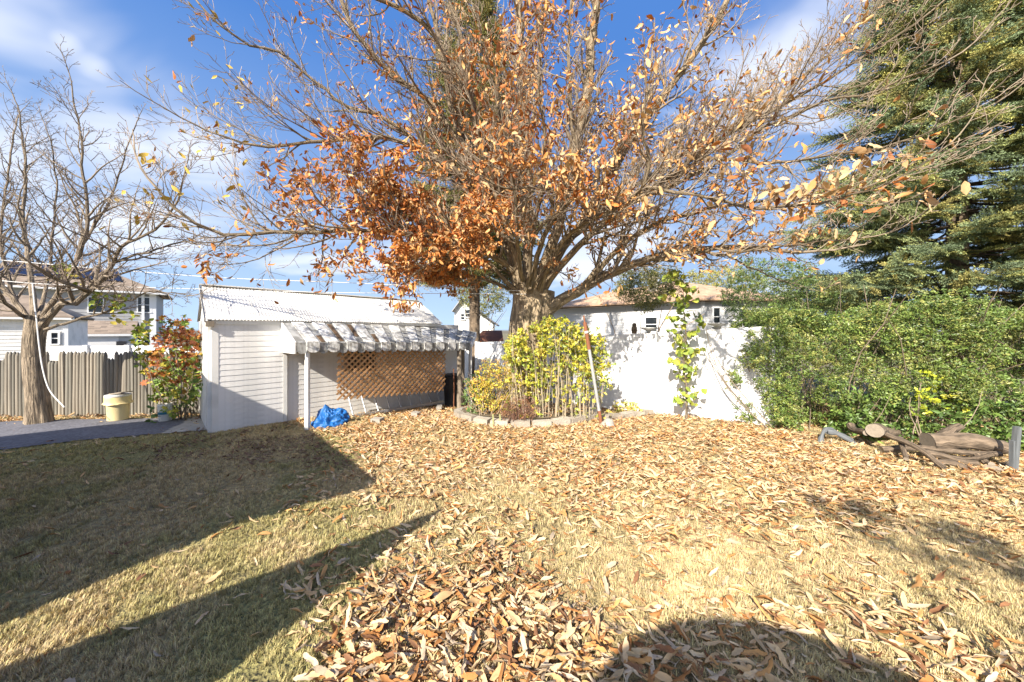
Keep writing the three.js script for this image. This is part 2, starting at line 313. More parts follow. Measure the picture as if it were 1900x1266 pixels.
// ---------- fallen leaves ----------
{
  seed(23);
  const root = new THREE.Group(); root.name = numbered('fallen_leaves'); scene.add(root);
  tag(root, 'curled tan and brown leaves fallen all over the lawn', 'leaves', 0, 'stuff');
  const shades = [[.66, .455, .235], [.62, .395, .185], [.73, .54, .31], [.54, .285, .095], [.43, .19, .055], [.68, .485, .275], [.28, .13, .055], [.56, .44, .30]];
  const all = [];
  const cell = .25;
  for (let z = -1.3; z > -10.6; z -= cell) for (let x = -11; x < 9; x += cell) {
    if (Math.abs(x) > -z * 1.7 + .3) continue;
    const [den, deep] = leafDensity(x + cell / 2, z - cell / 2);
    const far = -z > 5 ? 1.0 : 1; let n = den * cell * cell * far; n = Math.floor(n) + (rnd() < n % 1 ? 1 : 0);
    for (let k = 0; k < n; k++) {
      const lx = x + rnd() * cell, lz = z - rnd() * cell; if (inPoly(DRIVE, lx, lz) && rnd() < .94 && !inPoly(STRIP, ...pxOf(lx, 0, lz))) continue;
      const u = (lx + 5.10) * .682 + (-lz - 5.497) * .731, w = (lx + 5.10) * .731 - (-lz - 5.497) * .682;   // inside the shed?
      if (u > -.1 && u < 5.4 && w < .02 && w > -1.6) continue;
      if (lx * .731 * 1 + 0 > 1e9) continue;
      all.push({ x: lx, z: lz, deep });
    }
  }
  const near = (l) => Math.hypot(l.x, EYE, l.z);
  for (const l of all) {
    l.L = R(.065, .125) * (l.deep === 2 ? .7 : l.deep === 1 ? 1.05 : l.deep === .5 ? 1.1 : 1) * (rnd() < (l.deep === 1 ? .15 : .32) ? R(.3, .6) : 1); l.W = l.L * R(.22, .40); l.curl = R(.7, 2.7) * (rnd() < .55 ? 1 : -1); l.bend = R(-.7, .9);
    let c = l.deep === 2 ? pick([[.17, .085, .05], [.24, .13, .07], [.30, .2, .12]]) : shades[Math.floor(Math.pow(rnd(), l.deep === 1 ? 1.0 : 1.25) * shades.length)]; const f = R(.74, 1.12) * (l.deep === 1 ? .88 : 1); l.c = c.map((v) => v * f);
    const yaw = rnd() < .45 ? R(-.7, .7) - .25 + (rnd() < .5 ? Math.PI : 0) : R(0, 6.28), tilt = l.deep === 1 ? R(-.5, .5) : R(-.3, .35), roll = l.deep === 1 ? R(-.9, .9) : R(-.6, .6);
    const y = G(l.x, l.z) + (l.deep === 1 ? R(.012, .055) : l.deep === .5 ? R(.012, .045) : R(.012, .032));
    l.m = TRS(V(l.x, y, l.z), E(roll, yaw, tilt, 'YZX'));
  }
  all.sort((a, b) => near(a) - near(b));
  // only what the lens can see counts as nearest
  const seen = all.filter((l) => { const [px, py] = pxOf(l.x, 0, l.z); return px > -20 && px < 1920 && py < 1275; }).sort((a, b) => b.L / near(b) - a.L / near(a));
  const single = new Set(seen.slice(0, 300)), gs = [];
  for (let k = 0; k < 10; k++) { const g = new Geo(), f = [1, 1, 1]; leafInto(g, new THREE.Matrix4(), .18, R(.045, .06), R(.5, 2.0) * (k % 2 ? 1 : -1), R(-.7, .9), f, 10, 0, .86); const b = g.build(); b.deleteAttribute('color'); gs.push(b); }
  const leafTex = tex(256, (u, v) => { const side = Math.abs(Math.sin((u * 16 - Math.abs(v - .5) * 7) * Math.PI)); const n = fbm(u * 10, v * 10, 2, 4); const f = .72 + .22 * n + .16 * Math.pow(side, .4) - .0; return [f, f * .985, f * .96]; });
  const lm = shades.map((c) => M(c[0], c[1], c[2], { map: leafTex, bumpMap: leafTex, bumpScale: .003, roughness: .8 }));
  const bulk = new Geo();
  for (const l of all) {
    if (single.has(l)) { const k = Math.floor(Math.pow(rnd(), l.deep === 1 ? 1.0 : 1.25) * lm.length), o = mesh('leaf', pick(gs), lm[k], root); o.applyMatrix4(l.m); o.scale.multiplyScalar(l.L / .18); continue; }
    leafInto(bulk, l.m, l.L, l.W, l.curl, l.bend, l.c, near(l) < 3.6 ? 6 : 4, 0, .85);
  }
  stuff(mesh('leaf_litter', bulk.build(), mat.vc, root));
}

// ---------- shed ----------
const CORNER = V(-5.10, 0, -5.497), U = V(.682, 0, -.731), N = V(.731, 0, .682), SHEDTURN = Math.atan2(.731, .682);
const shedPt = (x, y, z) => CORNER.clone().addScaledVector(U, x).addScaledVector(N, z).add(V(0, y, 0));
function lapBoard(len, h, out = .009) { const c = [[0, 0, 0], [len, 0, 0], [len, 0, out], [0, 0, out], [0, h, 0], [len, h, 0], [len, h, .003], [0, h, .003]].map((p) => V(...p)); return hexa([c[3], c[2], c[1], c[0], c[7], c[6], c[5], c[4]]); }
{
  seed(31);
  const s = thing('shed', 'white sided garden shed with a ribbed white gable roof', 'shed', CORNER, SHEDTURN);
  const bd = 1.15 * 2;
  mesh('wall', mergeGeometries([box(5.25, 2.4, bd - .1, 2.66, .70, -bd / 2 - .03)]), mat.siding, s);
  const p = .099;
  const g1 = lapBoard(.925, p * 1.06), g2 = lapBoard(4.14, p * 1.06);
  for (let k = 0; k < 20; k++) { const b = mesh('siding_board', g1, mat.siding, s); b.position.set(.075, -.03 + k * p, .022); b.rotation.z = R(-.002, .002); }
  for (let k = 0; k < 21; k++) { const b = mesh('siding_board', g2, mat.siding, s); b.position.set(1.082, -.42 + k * p, -.02); }
  mesh('corner_board', box(.085, 2.0, .06, .035, .96, .004), mat.white, s);
  mesh('corner_board', box(.06, 2.3, .05, 1.035, .80, .016), mat.white, s);
  mesh('side_trim', box(.05, 2.0, .16, -.03, .97, -.10), mat.white, s);
  mesh('side_panel', box(.05, 1.94, bd - .35, -.03, .97, -bd / 2 - .10), mat.white, s);
  mesh('fascia', box(4.6, .09, .03, 2.28, 1.90, .045), mat.white, s);
  // window behind the lattice
  const w = mesh('window', mergeGeometries([box(.05, .62, .05, 2.13, 1.18, .02), box(.05, .62, .05, 2.77, 1.18, .02), box(.69, .05, .05, 2.45, 1.505, .02), box(.69, .05, .05, 2.45, .855, .02)]), mat.oldWood, s);
  mesh('pane', box(.59, .6, .02, 2.45, 1.18, .012), mat.glass, w); mesh('sash', mergeGeometries([box(.03, .59, .03, 2.45, 1.18, .028), box(.58, .03, .03, 2.45, 1.2, .03)]), mat.oldWood, w);
  // roof: ribbed sheets, front slope and back slope
  const ridgeZ = -1.15, ridgeY = 2.62, ev = .10, evY = 1.93, len = 4.66, nS = 7, wS = len / nS;
  for (const back of [0, 1]) for (let k = 0; k < nS; k++) {
    const g = new Geo(), waves = 14, per = 4, cols = waves * per; const z1 = back ? 2 * ridgeZ - ev : ev;
    for (let j = 0; j <= 6; j++) for (let i = 0; i <= cols; i++) { const t = j / 6, x = -.07 + k * wS + i / cols * (wS + .02), y = mix(evY, ridgeY, t) + (k === 0 && i < 5 ? .004 : .007 * Math.cos(i / per * 2 * Math.PI)) + k % 2 * .004 - .012 * Math.sin(t * Math.PI) * (h3(k, 5, back) - .2); g.v(x, y, mix(z1, ridgeZ, t), x * .35, t * .4 + back * .3); }
    for (let j = 0; j < 6; j++) for (let i = 0; i < cols; i++) { const a = j * (cols + 1) + i; g.quad(a, a + 1, a + cols + 2, a + cols + 1); }
    mesh('roof_sheet', g.build(), mat.roofWhite, s);
  }
  mesh('ridge_cap', box(len + .04, .02, .16, len / 2 - .07, ridgeY + .012, ridgeZ), mat.roofWhite, s);
  const verge = new Geo(); { const a = [V(-.085, evY - .05, ev), V(-.085, evY + .02, ev), V(-.085, ridgeY + .02, ridgeZ), V(-.085, ridgeY - .08, ridgeZ)]; const i = a.map((q) => verge.v(q.x, q.y, q.z)), j = a.map((q) => verge.v(q.x - .02, q.y, q.z)); verge.quad(...i); verge.quad(...j); verge.quad(i[0], j[0], j[1], i[1]); verge.quad(i[1], j[1], j[2], i[2]); verge.quad(i[0], j[0], j[3], i[3]); }
  mesh('verge_board', verge.build(), mat.white, s);
  const gab = new Geo(); for (const x of [-.03]) { const a = gab.v(x, 1.9, -.02), b = gab.v(x, ridgeY - .05, ridgeZ), c = gab.v(x, 1.9, 2 * ridgeZ + .02); gab.tri(a, b, c); }
  mesh('gable', gab.build(), mat.siding, s);
  mesh('eave_end', rough(box(.10, .09, .10, -.03, 1.86, .05), .03, 9), mat.oldWood, s);
}
// ---------- awning: raised and recessed pans with a scalloped valance ----------
{
  seed(37);
  const a = thing('patio_awning', 'stained white metal awning with scalloped edge on the shed front', 'awning', CORNER, SHEDTURN);
  const n = 23, f0 = .99, f1 = 4.82, r0 = .99, r1 = 5.85;
  const front = (t) => [mix(f0, f1, t), mix(1.54, 1.42, t)], rear = (t) => [mix(r0, r1, Math.pow(t, 1.12)), mix(1.925, 1.70, Math.pow(t, 2.2))];
  for (let k = 0; k < n; k++) {
    const t0 = k / n, t1 = (k + 1) / n, up = k % 2 ? .02 : 0, e = .004, tt0 = t0 - (k % 2 ? .004 : 0), tt1 = t1 + (k % 2 ? .004 : 0);
    const [fx0, fy0] = front(tt0), [fx1, fy1] = front(tt1), [rx0, ry0] = rear(Math.max(0, tt0)), [rx1, ry1] = rear(Math.min(1, tt1));
    const g = new Geo(), rows = 6;
    for (let j = 0; j <= rows; j++) { const t = j / rows, wob = .0015 * Math.sin(t * 9 + k); for (const [x, y, d] of [[mix(rx0, fx0, t), mix(ry0, fy0, t), 0], [mix(rx0, fx0, t) + .002, mix(ry0, fy0, t), 1], [mix(rx1, fx1, t) - .002, mix(ry1, fy1, t), 1], [mix(rx1, fx1, t), mix(ry1, fy1, t), 0]]) g.v(x, y + (d ? up : -e) + wob, mix(.015, 1.0, t), x * .9 + k * .37, t * .9 + k * .21); }
    // valance: folds down and ends in a rounded scallop
    const zf = 1.0 + (k % 2 ? .022 : 0), drop = .195, b = g.p.length / 3, m = 6;
    for (let i = 0; i <= m; i++) { const s = i / m, x = mix(fx0, fx1, s), y = mix(fy0, fy1, s) + up; g.v(x, y, zf, x * 1.7 + k * .3, .2 + k * .17); g.v(x, y - drop + .05 * Math.pow(Math.abs(s * 2 - 1), 3), zf + .012, x * 1.7 + k * .3, .55 + k * .17); }
    for (let j = 0; j < rows; j++) for (let i = 0; i < 3; i++) { const q = j * 4 + i; g.quad(q, q + 1, q + 5, q + 4); }
    for (let i = 0; i < m; i++) g.quad(b + i * 2, b + i * 2 + 2, b + i * 2 + 3, b + i * 2 + 1);
    const side = new Geo();
    if (k % 2) for (const [x, y] of [[fx0, fy0], [fx1, fy1]]) { const q = [g.v(x, y + up, 1.0), g.v(x, y + up, zf), g.v(x, y - drop + .055, zf + .012), g.v(x, y - drop + .055, 1.005)]; g.quad(...q); }
    mesh('awning_panel', g.build(), k % 2 ? mat.awning : mat.awningGreyShade, a);
  }
  // brown leaf mould lying in some of the recessed pans
  for (const [k, ta, tb] of [[2, .70, .98], [4, .12, .95], [6, .10, .72], [8, .58, .97]]) {
    const g = new Geo(), n2 = 10, t0 = (k + .28) / n, t1 = (k + .74) / n;
    for (let j = 0; j <= n2; j++) for (let i = 0; i <= 4; i++) { const t = mix(ta, tb, j / n2), s = i / 4, tt = mix(t0, t1, s), [fx, fy] = front(tt), [rx, ry] = rear(tt); g.v(mix(rx, fx, t), mix(ry, fy, t) + .006 + .02 * fbm(t * 20 + k, s * 6, 2, 3) * (i % 4 ? 1 : .2) * (j % n2 ? 1 : .2), mix(.015, 1.0, t), s, t * 3); }
    for (let j = 0; j < n2; j++) for (let i = 0; i < 4; i++) { const q = j * 5 + i; g.quad(q, q + 1, q + 6, q + 5); }
    const o = mesh('leaf_mould', g.build(), mat.moss, a);
  }
  // end wing at left, rafter at right, front beam
  const wing = hexa([V(.96, 1.33, .02), V(.985, 1.33, .02), V(.985, 1.345, 1.0), V(.96, 1.345, 1.0), V(.96, 1.92, .02), V(.985, 1.92, .02), V(.985, 1.545, 1.0), V(.96, 1.545, 1.0)]); mesh('end_wing', wing, mat.white, a);
  const [rx, ry] = rear(1); mesh('rafter', hexa([V(4.84, 1.27, .98), V(4.89, 1.27, .98), V(rx + .05, ry - .16, .0), V(rx, ry - .16, .0), V(4.84, 1.40, .98), V(4.89, 1.40, .98), V(rx + .05, ry - .01, .0), V(rx, ry - .01, .0)]), mat.white, a);
  mesh('beam', hexa([V(1.0, 1.40, .90), V(4.8, 1.27, .90), V(4.8, 1.27, .96), V(1.0, 1.40, .96), V(1.0, 1.48, .90), V(4.8, 1.36, .90), V(4.8, 1.36, .96), V(1.0, 1.48, .96)]), mat.oldWood, a);
  const post = (nm, x, z, w, m, top, lean = 0, bumpy = .004) => { const c = shedPt(x, 0, z), y0 = G(c.x, c.z) - .05; const g = new THREE.CylinderGeometry(w, w * 1.08, top - y0, 12, 14).translate(0, (top + y0) / 2, 0); rough(g, bumpy, 3); const o = mesh(nm, g, m, a); o.position.set(x, 0, z); o.rotation.z = lean; return o; };
  post('post', 1.168, .94, .042, mat.white, 1.40, .0, .012);
  post('post', 4.53, .94, .06, mat.oldWood, 1.30, .01, .03);
  post('post', 4.74, .80, .045, mat.oldWood, 1.32, .0, .03);
  post('post', 4.95, .86, .04, mat.white, 1.36, .0, .005);
}
// lattice panel leaning on the shed wall
{
  seed(41);
  const L = thing('lattice_panel', 'orange brown diamond lattice panel hung under the awning', 'lattice', shedPt(1.69, .455, .885), SHEDTURN);
  const w = 2.42, h = .95, sag = -.073, pitch = .118, sw = .036;
  const slat = (s, layer) => {                                    // the part of a 45 degree line that lies in the panel
    const dir = layer ? 1 : -1; let pts = [];
    const x0 = s, cl = (x, y) => [x, y]; const t0 = Math.max(0, layer ? -x0 : x0 - w), t1 = Math.min(h, layer ? w - x0 : x0); if (t1 - t0 < .05) return;
    const a = [x0 + dir * t0, t0], b = [x0 + dir * t1, t1], len = Math.hypot(b[0] - a[0], b[1] - a[1]);
    const o = mesh('slat', new THREE.BoxGeometry(len + .03, sw, .007), pick(mat.lattice), L);
    const mx = (a[0] + b[0]) / 2, my = (a[1] + b[1]) / 2; o.position.set(mx, my + mx * sag, layer ? .009 : 0); o.rotation.z = (layer ? 1 : -1) * Math.PI / 4 + sag * .5;
  };
  for (let s = -h + .02; s < w; s += pitch) slat(s, 1);
  for (let s = .03; s < w + h; s += pitch) slat(s, 0);
}
// ladder lying on edge against the wall
{
  const p0 = shedPt(2.05, -.055, .42), p1 = shedPt(4.4, -.105, .36);
  const L = thing('ladder', 'aluminium ladder lying on its side below the lattice', 'ladder', p0, SHEDTURN);
  const len = 2.36, sl = -.02;
  const r1 = mesh('rail', box(len, .065, .025, len / 2, 0, 0), mat.alu, L); r1.rotation.z = sl;
  const r2 = mesh('rail', box(len, .065, .025, len / 2, 0, 0), mat.alu, L); r2.rotation.z = sl; r2.position.set(.02, .36, -.26);
  for (let k = 0; k < 9; k++) { const o = mesh('rung', new THREE.CylinderGeometry(.016, .016, .44, 10), mat.alu, L); o.position.set(.1 + k * .27, .18 + (.1 + k * .27) * sl, -.13); o.rotation.x = -Math.atan2(.26, .36); }
}
// blue tarpaulin
{
  const c = at(614, 786, 6.0), g = new THREE.SphereGeometry(1, 110, 70);
  const p = g.attributes.position;
  for (let i = 0; i < p.count; i++) {
    let x = p.getX(i), y = p.getY(i), z = p.getZ(i); const rg = (f, o) => 1 - Math.abs(noise(x * f + o, y * f * .8 + o * 2, z * f + 3) * 2 - 1);
    const fold = .55 * rg(2.3, 3) + .35 * rg(4.9, 7) + .18 * rg(10, 1), pk = Math.max(0, 1 - Math.hypot(x + .25, z - .1) * 1.7) * .42 + Math.max(0, 1 - Math.hypot(x - .5, z) * 2.2) * .2;
    const r = .58 + fold * .62; const yy = Math.max(-.04, y) * (.35 + .75 * fold) + pk * (y > 0 ? 1 : 0);
    p.setXYZ(i, x * r * .36 * (y < 0 ? 1.12 : 1), yy * .33, z * r * .27);
  }
  g.computeVertexNormals(); const ng = g;
  const o = mesh('tarp', ng, mat.tarp); o.position.set(c.x, G(c.x, c.z) + .01, c.z); o.rotation.y = .5; o.scale.setScalar(.8);
  tag(o, 'crumpled bright blue tarpaulin heaped beside the awning post', 'tarp');
}
// concrete lumps, rusty stake and bin by the shed
for (const [px, py, d, w, h, dd, lab] of [[700, 783, 6.15, .20, .10, .14, 'grey concrete block by the left end of the ladder'], [772, 772, 6.75, .17, .11, .13, 'grey concrete block below the right half of the lattice'], [815, 750, 7.75, .22, .12, .12, 'flat grey stone under the ladder foot by the bin'], [868, 762, 7.3, .10, .09, .1, 'small tan stone beside the wooden awning post']]) {
  const c = at(px, py, d), o = mesh('stone_block', rough(new THREE.BoxGeometry(w, h, dd, 6, 5, 5), .03, 7), mat.concrete); o.position.set(c.x, G(c.x, c.z) + h * .4, c.z); o.rotation.y = .4 + px; tag(o, lab, 'block');
}
{ const c = shedPt(4.42, 0, .84), y = G(c.x, c.z), g = new Geo(); g.tube([V(0, -.05, 0), V(.01, .5, 0), V(0, 1.0, .01)], [.013, .013, .013], 8, 2); const o = mesh('iron_stake', g.build(), mat.rust); o.position.set(c.x, y, c.z); tag(o, 'thin rust red iron stake standing left of the wooden awning post', 'stake'); }
{ const c = shedPt(4.72, 0, .40), b = thing('wheelie_bin', 'dark plastic rubbish bin in the shade under the awning end', 'bin', V(c.x, G(c.x, c.z), c.z), SHEDTURN);
  mesh('body', rough(new THREE.CylinderGeometry(.26, .21, .80, 20, 6).translate(0, .4, 0), .01), mat.bin, b); mesh('lid', new THREE.LatheGeometry([[0, .87], [.18, .865], [.27, .83], [.285, .80], [.26, .795]].map((q) => new THREE.Vector2(...q)), 24), mat.bin, b); }

// ---------- stockade fence at left ----------
const stock = (t) => V(mix(-12.0, -6.55, t), 0, -mix(6.62, 7.15, t));
{
  seed(43);
  const f = thing('stockade_fence', 'weathered grey brown stockade fence of pointed pickets', 'fence');
  const n = 84, geos = [0, 1, 2, 3, 4].map((k) => { const pts = [[.033, 0], [.034, .4], [.033, 1.0], [.033, 1.31], [.027, 1.35], [.013, 1.385], [0, 1.40]].map((q) => new THREE.Vector2(q[0], q[1])); return rough(new THREE.LatheGeometry(pts, 9), .007, 2.5 + k * .4); });
  for (let k = 0; k < n; k++) {
    const t = k / (n - 1), c = stock(t); const px = pxOf(c.x, 0, c.z)[0];
    const o = mesh('picket', geos[k % 5], pick(mat.picket), f); let h = 1 + R(-.015, .012) - (px < 12 ? .12 : 0), lean = R(-.008, .008);
    if (px > 200 && px < 213) h = .9; if (px > 220 && px < 227) { lean = .035; h = .98; } if (px >= 227 && px < 234) { lean = -.02; }
    if (px > 88 && px < 106) h = .86;
    o.position.set(c.x, G(c.x, c.z) - .02, c.z); o.scale.set(1, h, 1); o.rotation.z = lean; o.rotation.y = R(0, 6);
  }
  for (const y of [.25, 1.1]) { const a = stock(0), b = stock(1); const g = new Geo(); g.tube([V(a.x, y, a.z - .07), V(b.x, y - .06, b.z - .07)], [.03, .03], 6); mesh('rail', g.build(), mat.oldWood, f); }
}
// vinyl fence of the neighbours behind it
function slab(a, b, y0a, y1a, y0b, y1b, th) { const t = b.clone().sub(a).setY(0).normalize(), n = V(-t.z, 0, t.x).multiplyScalar(th / 2); const P = (p, y, s) => V(p.x + n.x * s, y, p.z + n.z * s); return hexa([P(a, y0a, 1), P(b, y0b, 1), P(b, y0b, -1), P(a, y0a, -1), P(a, y1a, 1), P(b, y1b, 1), P(b, y1b, -1), P(a, y1a, -1)]); }
{
  const f = thing('vinyl_fence', 'white vinyl fence just showing above the stockade pickets', 'fence');
  const a = at(85, 650, 8.2), b = at(388, 650, 8.6);
  for (let k = 0; k < 4; k++) { const p = a.clone().lerp(b, k / 4), q = a.clone().lerp(b, (k + 1) / 4); mesh('panel', slab(p, q, -.4, 1.285, -.4, 1.285, .04), mat.whiteClean, f); mesh('top_rail', slab(p, q, 1.29, 1.35, 1.29, 1.35, .07), mat.whiteClean, f); const o = mesh('post', box(.11, 1.8, .11, 0, .47, 0), mat.whiteClean, f); o.position.set(q.x, 0, q.z + .02); }
}
// big white fence at right
const fenceAt = (s) => V(4.6 - .731 * s, 0, -5.87 - .682 * s);
const fenceTop = (s) => 1.82 - .063 * s;
{
  const f = thing('white_vinyl_fence', 'tall plain white vinyl fence behind the tree, sunlit and crossed by branch shadows', 'fence');
  const L = 2.0;
  for (let k = 0; k < 5; k++) {
    const s0 = k * L - .05, s1 = s0 + L, a = fenceAt(s0), b = fenceAt(s1), ta = fenceTop(s0), tb = fenceTop(s1), ga = ta - 2.25, gb = tb - 2.25;
    const nb = 12; for (let i = 0; i < nb; i++) { const u0 = (i + .0) / nb, u1 = (i + 1) / nb, p = a.clone().lerp(b, u0), q = a.clone().lerp(b, u1), t0 = mix(ta, tb, u0), t1 = mix(ta, tb, u1); const e = b.clone().sub(a).normalize().multiplyScalar(.0012); mesh('board', slab(p.clone().add(e), q.clone().sub(e), t0 - 2.2, t0 - .07, t1 - 2.2, t1 - .07, .022), mat.whiteClean, f); }
    mesh('rail', slab(a, b, ta - .09, ta, tb - .09, tb, .055), mat.whiteClean, f);
    mesh('rail', slab(a, b, ta - 1.72, ta - 1.58, tb - 1.72, tb - 1.58, .05), mat.whiteClean, f);
    const o = mesh('post', slab(b.clone().add(V(.045, 0, .042)), b.clone().sub(V(.045, 0, .042)), tb - 2.2, tb + .035, tb - 2.2, tb + .035, .125), mat.whiteClean, f);
  }
  const c0 = fenceAt(-.06), run = V(.682, 0, -.731);
  for (let k = 0; k < 3; k++) { const a = c0.clone().addScaledVector(run, k * L), b = c0.clone().addScaledVector(run, k * L + L - .002); mesh('panel', slab(a, b, -.6, 1.74, -.8, 1.70, .03), mat.whiteClean, f); mesh('rail', slab(a, b, 1.745, 1.83, 1.705, 1.79, .055), mat.whiteClean, f); }
  mesh('post', box(.10, 2.1, .10, c0.x + .03, .76, c0.z - .02), mat.whiteClean, f);
}
// ---------- houses beyond the fences ----------
function sidingSheet(w, h, pitch) { const g = new Geo(), n = Math.ceil(h / pitch); for (let k = 0; k < n; k++) { const y0 = k * pitch, y1 = Math.min(h, y0 + pitch), o = .016; const a = [g.v(0, y0, o, 0, y0), g.v(w, y0, o, w, y0), g.v(w, y1, 0, w, y1), g.v(0, y1, 0, 0, y1)]; g.quad(...a); const b = [g.v(0, y0, 0), g.v(w, y0, 0), g.v(w, y0, o), g.v(0, y0, o)]; g.quad(...b); } return g.build(); }
function windowUnit(parent, x, y, z, w, h, turn = 0) {
  const f = mesh('window', mergeGeometries([box(.06, h + .12, .07, -w / 2 - .03, 0, .03), box(.06, h + .12, .07, w / 2 + .03, 0, .03), box(w, .06, .07, 0, h / 2 + .03, .03), box(w + .1, .06, .10, 0, -h / 2 - .03, .04)]), mat.whiteClean, parent);
  f.position.set(x, y, z); f.rotation.y = turn;
  mesh('pane', box(w, h, .02, 0, 0, .012), mat.glass, f); mesh('sash', box(w, .035, .03, 0, 0, .03), mat.whiteClean, f);
  return f;
}
const flat = (name, pts, m, parent) => { const g = new Geo(); const a = pts.map((p) => V(...p)); const e1 = a[1].clone().sub(a[0]), L = e1.length(); e1.normalize(); const nn = e1.clone().cross(a[a.length - 1].clone().sub(a[0])).normalize(), e2 = nn.clone().cross(e1); const top = a.map((p) => { const q = p.clone().sub(a[0]); return g.v(p.x, p.y, p.z, q.dot(e1) * .45, q.dot(e2) * .45); }); const bot = a.map((p) => g.v(p.x - nn.x * .12 * Math.sign(nn.y || 1), p.y - nn.y * .12 * Math.sign(nn.y || 1), p.z - nn.z * .12 * Math.sign(nn.y || 1))); const k = a.length; for (let i = 1; i < k - 1; i++) { g.tri(top[0], top[i], top[i + 1]); g.tri(bot[0], bot[i + 1], bot[i]); } for (let i = 0; i < k; i++) g.quad(top[i], bot[i], bot[(i + 1) % k], top[(i + 1) % k]); return mesh(name, g.build(), m, parent); };
const GRID = 43 * Math.PI / 180, gx = Math.sin(47 * Math.PI / 180), gz = Math.cos(47 * Math.PI / 180);
const along = (px, X1, D) => { const k = (px - 950) / F; return (k * D - X1) / (gx - k * gz); };    // how far along a house front a sight line meets it
{ // grey two storey house at left, with a lower garage roof in front and a white wing
  const D = 24, X1 = (289 - 950) / F * D, h = thing('grey_house', 'grey sided two storey house with solar panels beyond the stockade fence', 'house', V(X1, 0, -D), GRID);
  const lx = (px) => along(px, X1, D), hy = (px, py) => EYE - (py - HOR) / F * (D + lx(px) * gz), top = hy(289, 546), W = -lx(78) + 1.5, rz = -2.6, ry = 6.3, ov = .55;
  mesh('wall', box(W, top + 1.5, 5.2, -W / 2, (top - 1.5) / 2, -2.62), mat.sidingGrey, h);
  const sd = mesh('siding', sidingSheet(W, top + 1.0, .22), mat.sidingGrey, h); sd.position.set(-W, -1.0, 0);
  mesh('corner_board', box(.34, top + 1.0, .12, -.15, (top - 1) / 2, .03), mat.whiteClean, h); mesh('downpipe', box(.14, top + .8, .12, -.62, (top - .8) / 2, .12), mat.whiteClean, h);
  mesh('soffit', box(W + 2 * ov, .16, .6, -W / 2, top + .02, .28), mat.whiteClean, h);
  const e0 = [-W - ov, top + .1, .6], e1 = [ov, top + .1, .6], e2 = [ov, top + .1, -5.8], e3 = [-W - ov, top + .1, -5.8], r0 = [-W - ov, ry, rz], r1 = [-3.0, ry, rz];
  flat('roof', [e0, e1, r1, r0], mat.shingle, h); flat('roof', [e1, e2, r1], mat.shingle, h); flat('roof', [e2, e3, r0, r1], mat.shingle, h);
  for (let k = 0; k < 4; k++) { const a = -1.75 - k * 1.25, p = (x, t) => [x, mix(top + .1, ry, t) + .12, mix(.6, rz, t)]; flat('solar_panel', [p(a - 1.2, .36), p(a, .36), p(a - .35, .86), p(a - 1.2, .86)], mat.solar, h); }
  windowUnit(h, lx(268), hy(268, 566), .03, .62, 1.05); windowUnit(h, lx(268), hy(268, 632), .03, .7, .9); windowUnit(h, lx(178), hy(178, 566), .03, .6, 1.0);
}
{
  const D = 18, X1 = (241 - 950) / F * D, g = thing('garage', 'low white garage with brown shingled roof in front of the grey house', 'garage', V(X1, 0, -D), GRID), lx = (px) => along(px, X1, D);
  const ey = EYE - (619 - HOR) / F * D, W = -lx(124) + .3, ry = ey + .72, rz = -1.3;
  mesh('wall', box(W, ey + 1.2, 2.5, -W / 2, (ey - 1.2) / 2, -1.3), mat.sidingFar, g); const s = mesh('siding', sidingSheet(W, ey + 1, .13), mat.sidingFar, g); s.position.set(-W, -1, 0);
  flat('roof', [[-W - .15, ey, .2], [.2, ey, .2], [.15, ry, rz], [-W - .15, ry, rz]], mat.shingle, g); flat('roof', [[.2, ey, -2.7], [-W - .15, ey, -2.7], [-W - .15, ry, rz], [.15, ry, rz]], mat.shingle, g);
  mesh('garage_door', box(1.5, 1.9, .05, -1.15, ey - 1.08, .03), mat.whiteClean, g); mesh('fascia', box(W + .35, .12, .05, -W / 2, ey - .08, .17), mat.whiteClean, g);
  const ac = mesh('air_conditioner', box(.34, .24, .25, 0, 0, 0), mat.bin, g); ac.position.set(-.28, EYE - (637 - HOR) / F * D, .2);
}
{
  const D = 14, X1 = (126 - 950) / F * D, g = thing('white_house_wing', 'white sided house wing with grey roof behind the bare left tree', 'house', V(X1, 0, -D), GRID), lx = (px) => along(px, X1, D);
  const ey = EYE - (588 - HOR) / F * D, W = -lx(-160), ry = ey + .95, rz = -1.6;
  mesh('wall', box(W, ey + 1.2, 3, -W / 2, (ey - 1.2) / 2, -1.55), mat.siding, g); const s = mesh('siding', sidingSheet(W, ey + 1, .15), mat.siding, g); s.position.set(-W, -1, 0);
  flat('roof', [[-W, ey, .25], [.2, ey, .25], [-1.3, ry, rz], [-W, ry, rz]], mat.shingle, g); flat('roof', [[.2, ey, .25], [.2, ey, -3.3], [-1.3, ry, rz]], mat.shingle, g);
  windowUnit(g, lx(102), EYE - (628 - HOR) / F * (D + lx(102) * gz), .02, .16, .46); mesh('corner_board', box(.14, ey + 1, .06, -.06, (ey - 1) / 2, .02), mat.whiteClean, g); mesh('fascia', box(W + .2, .12, .05, -W / 2 + .1, ey - .08, .2), mat.whiteClean, g);
}
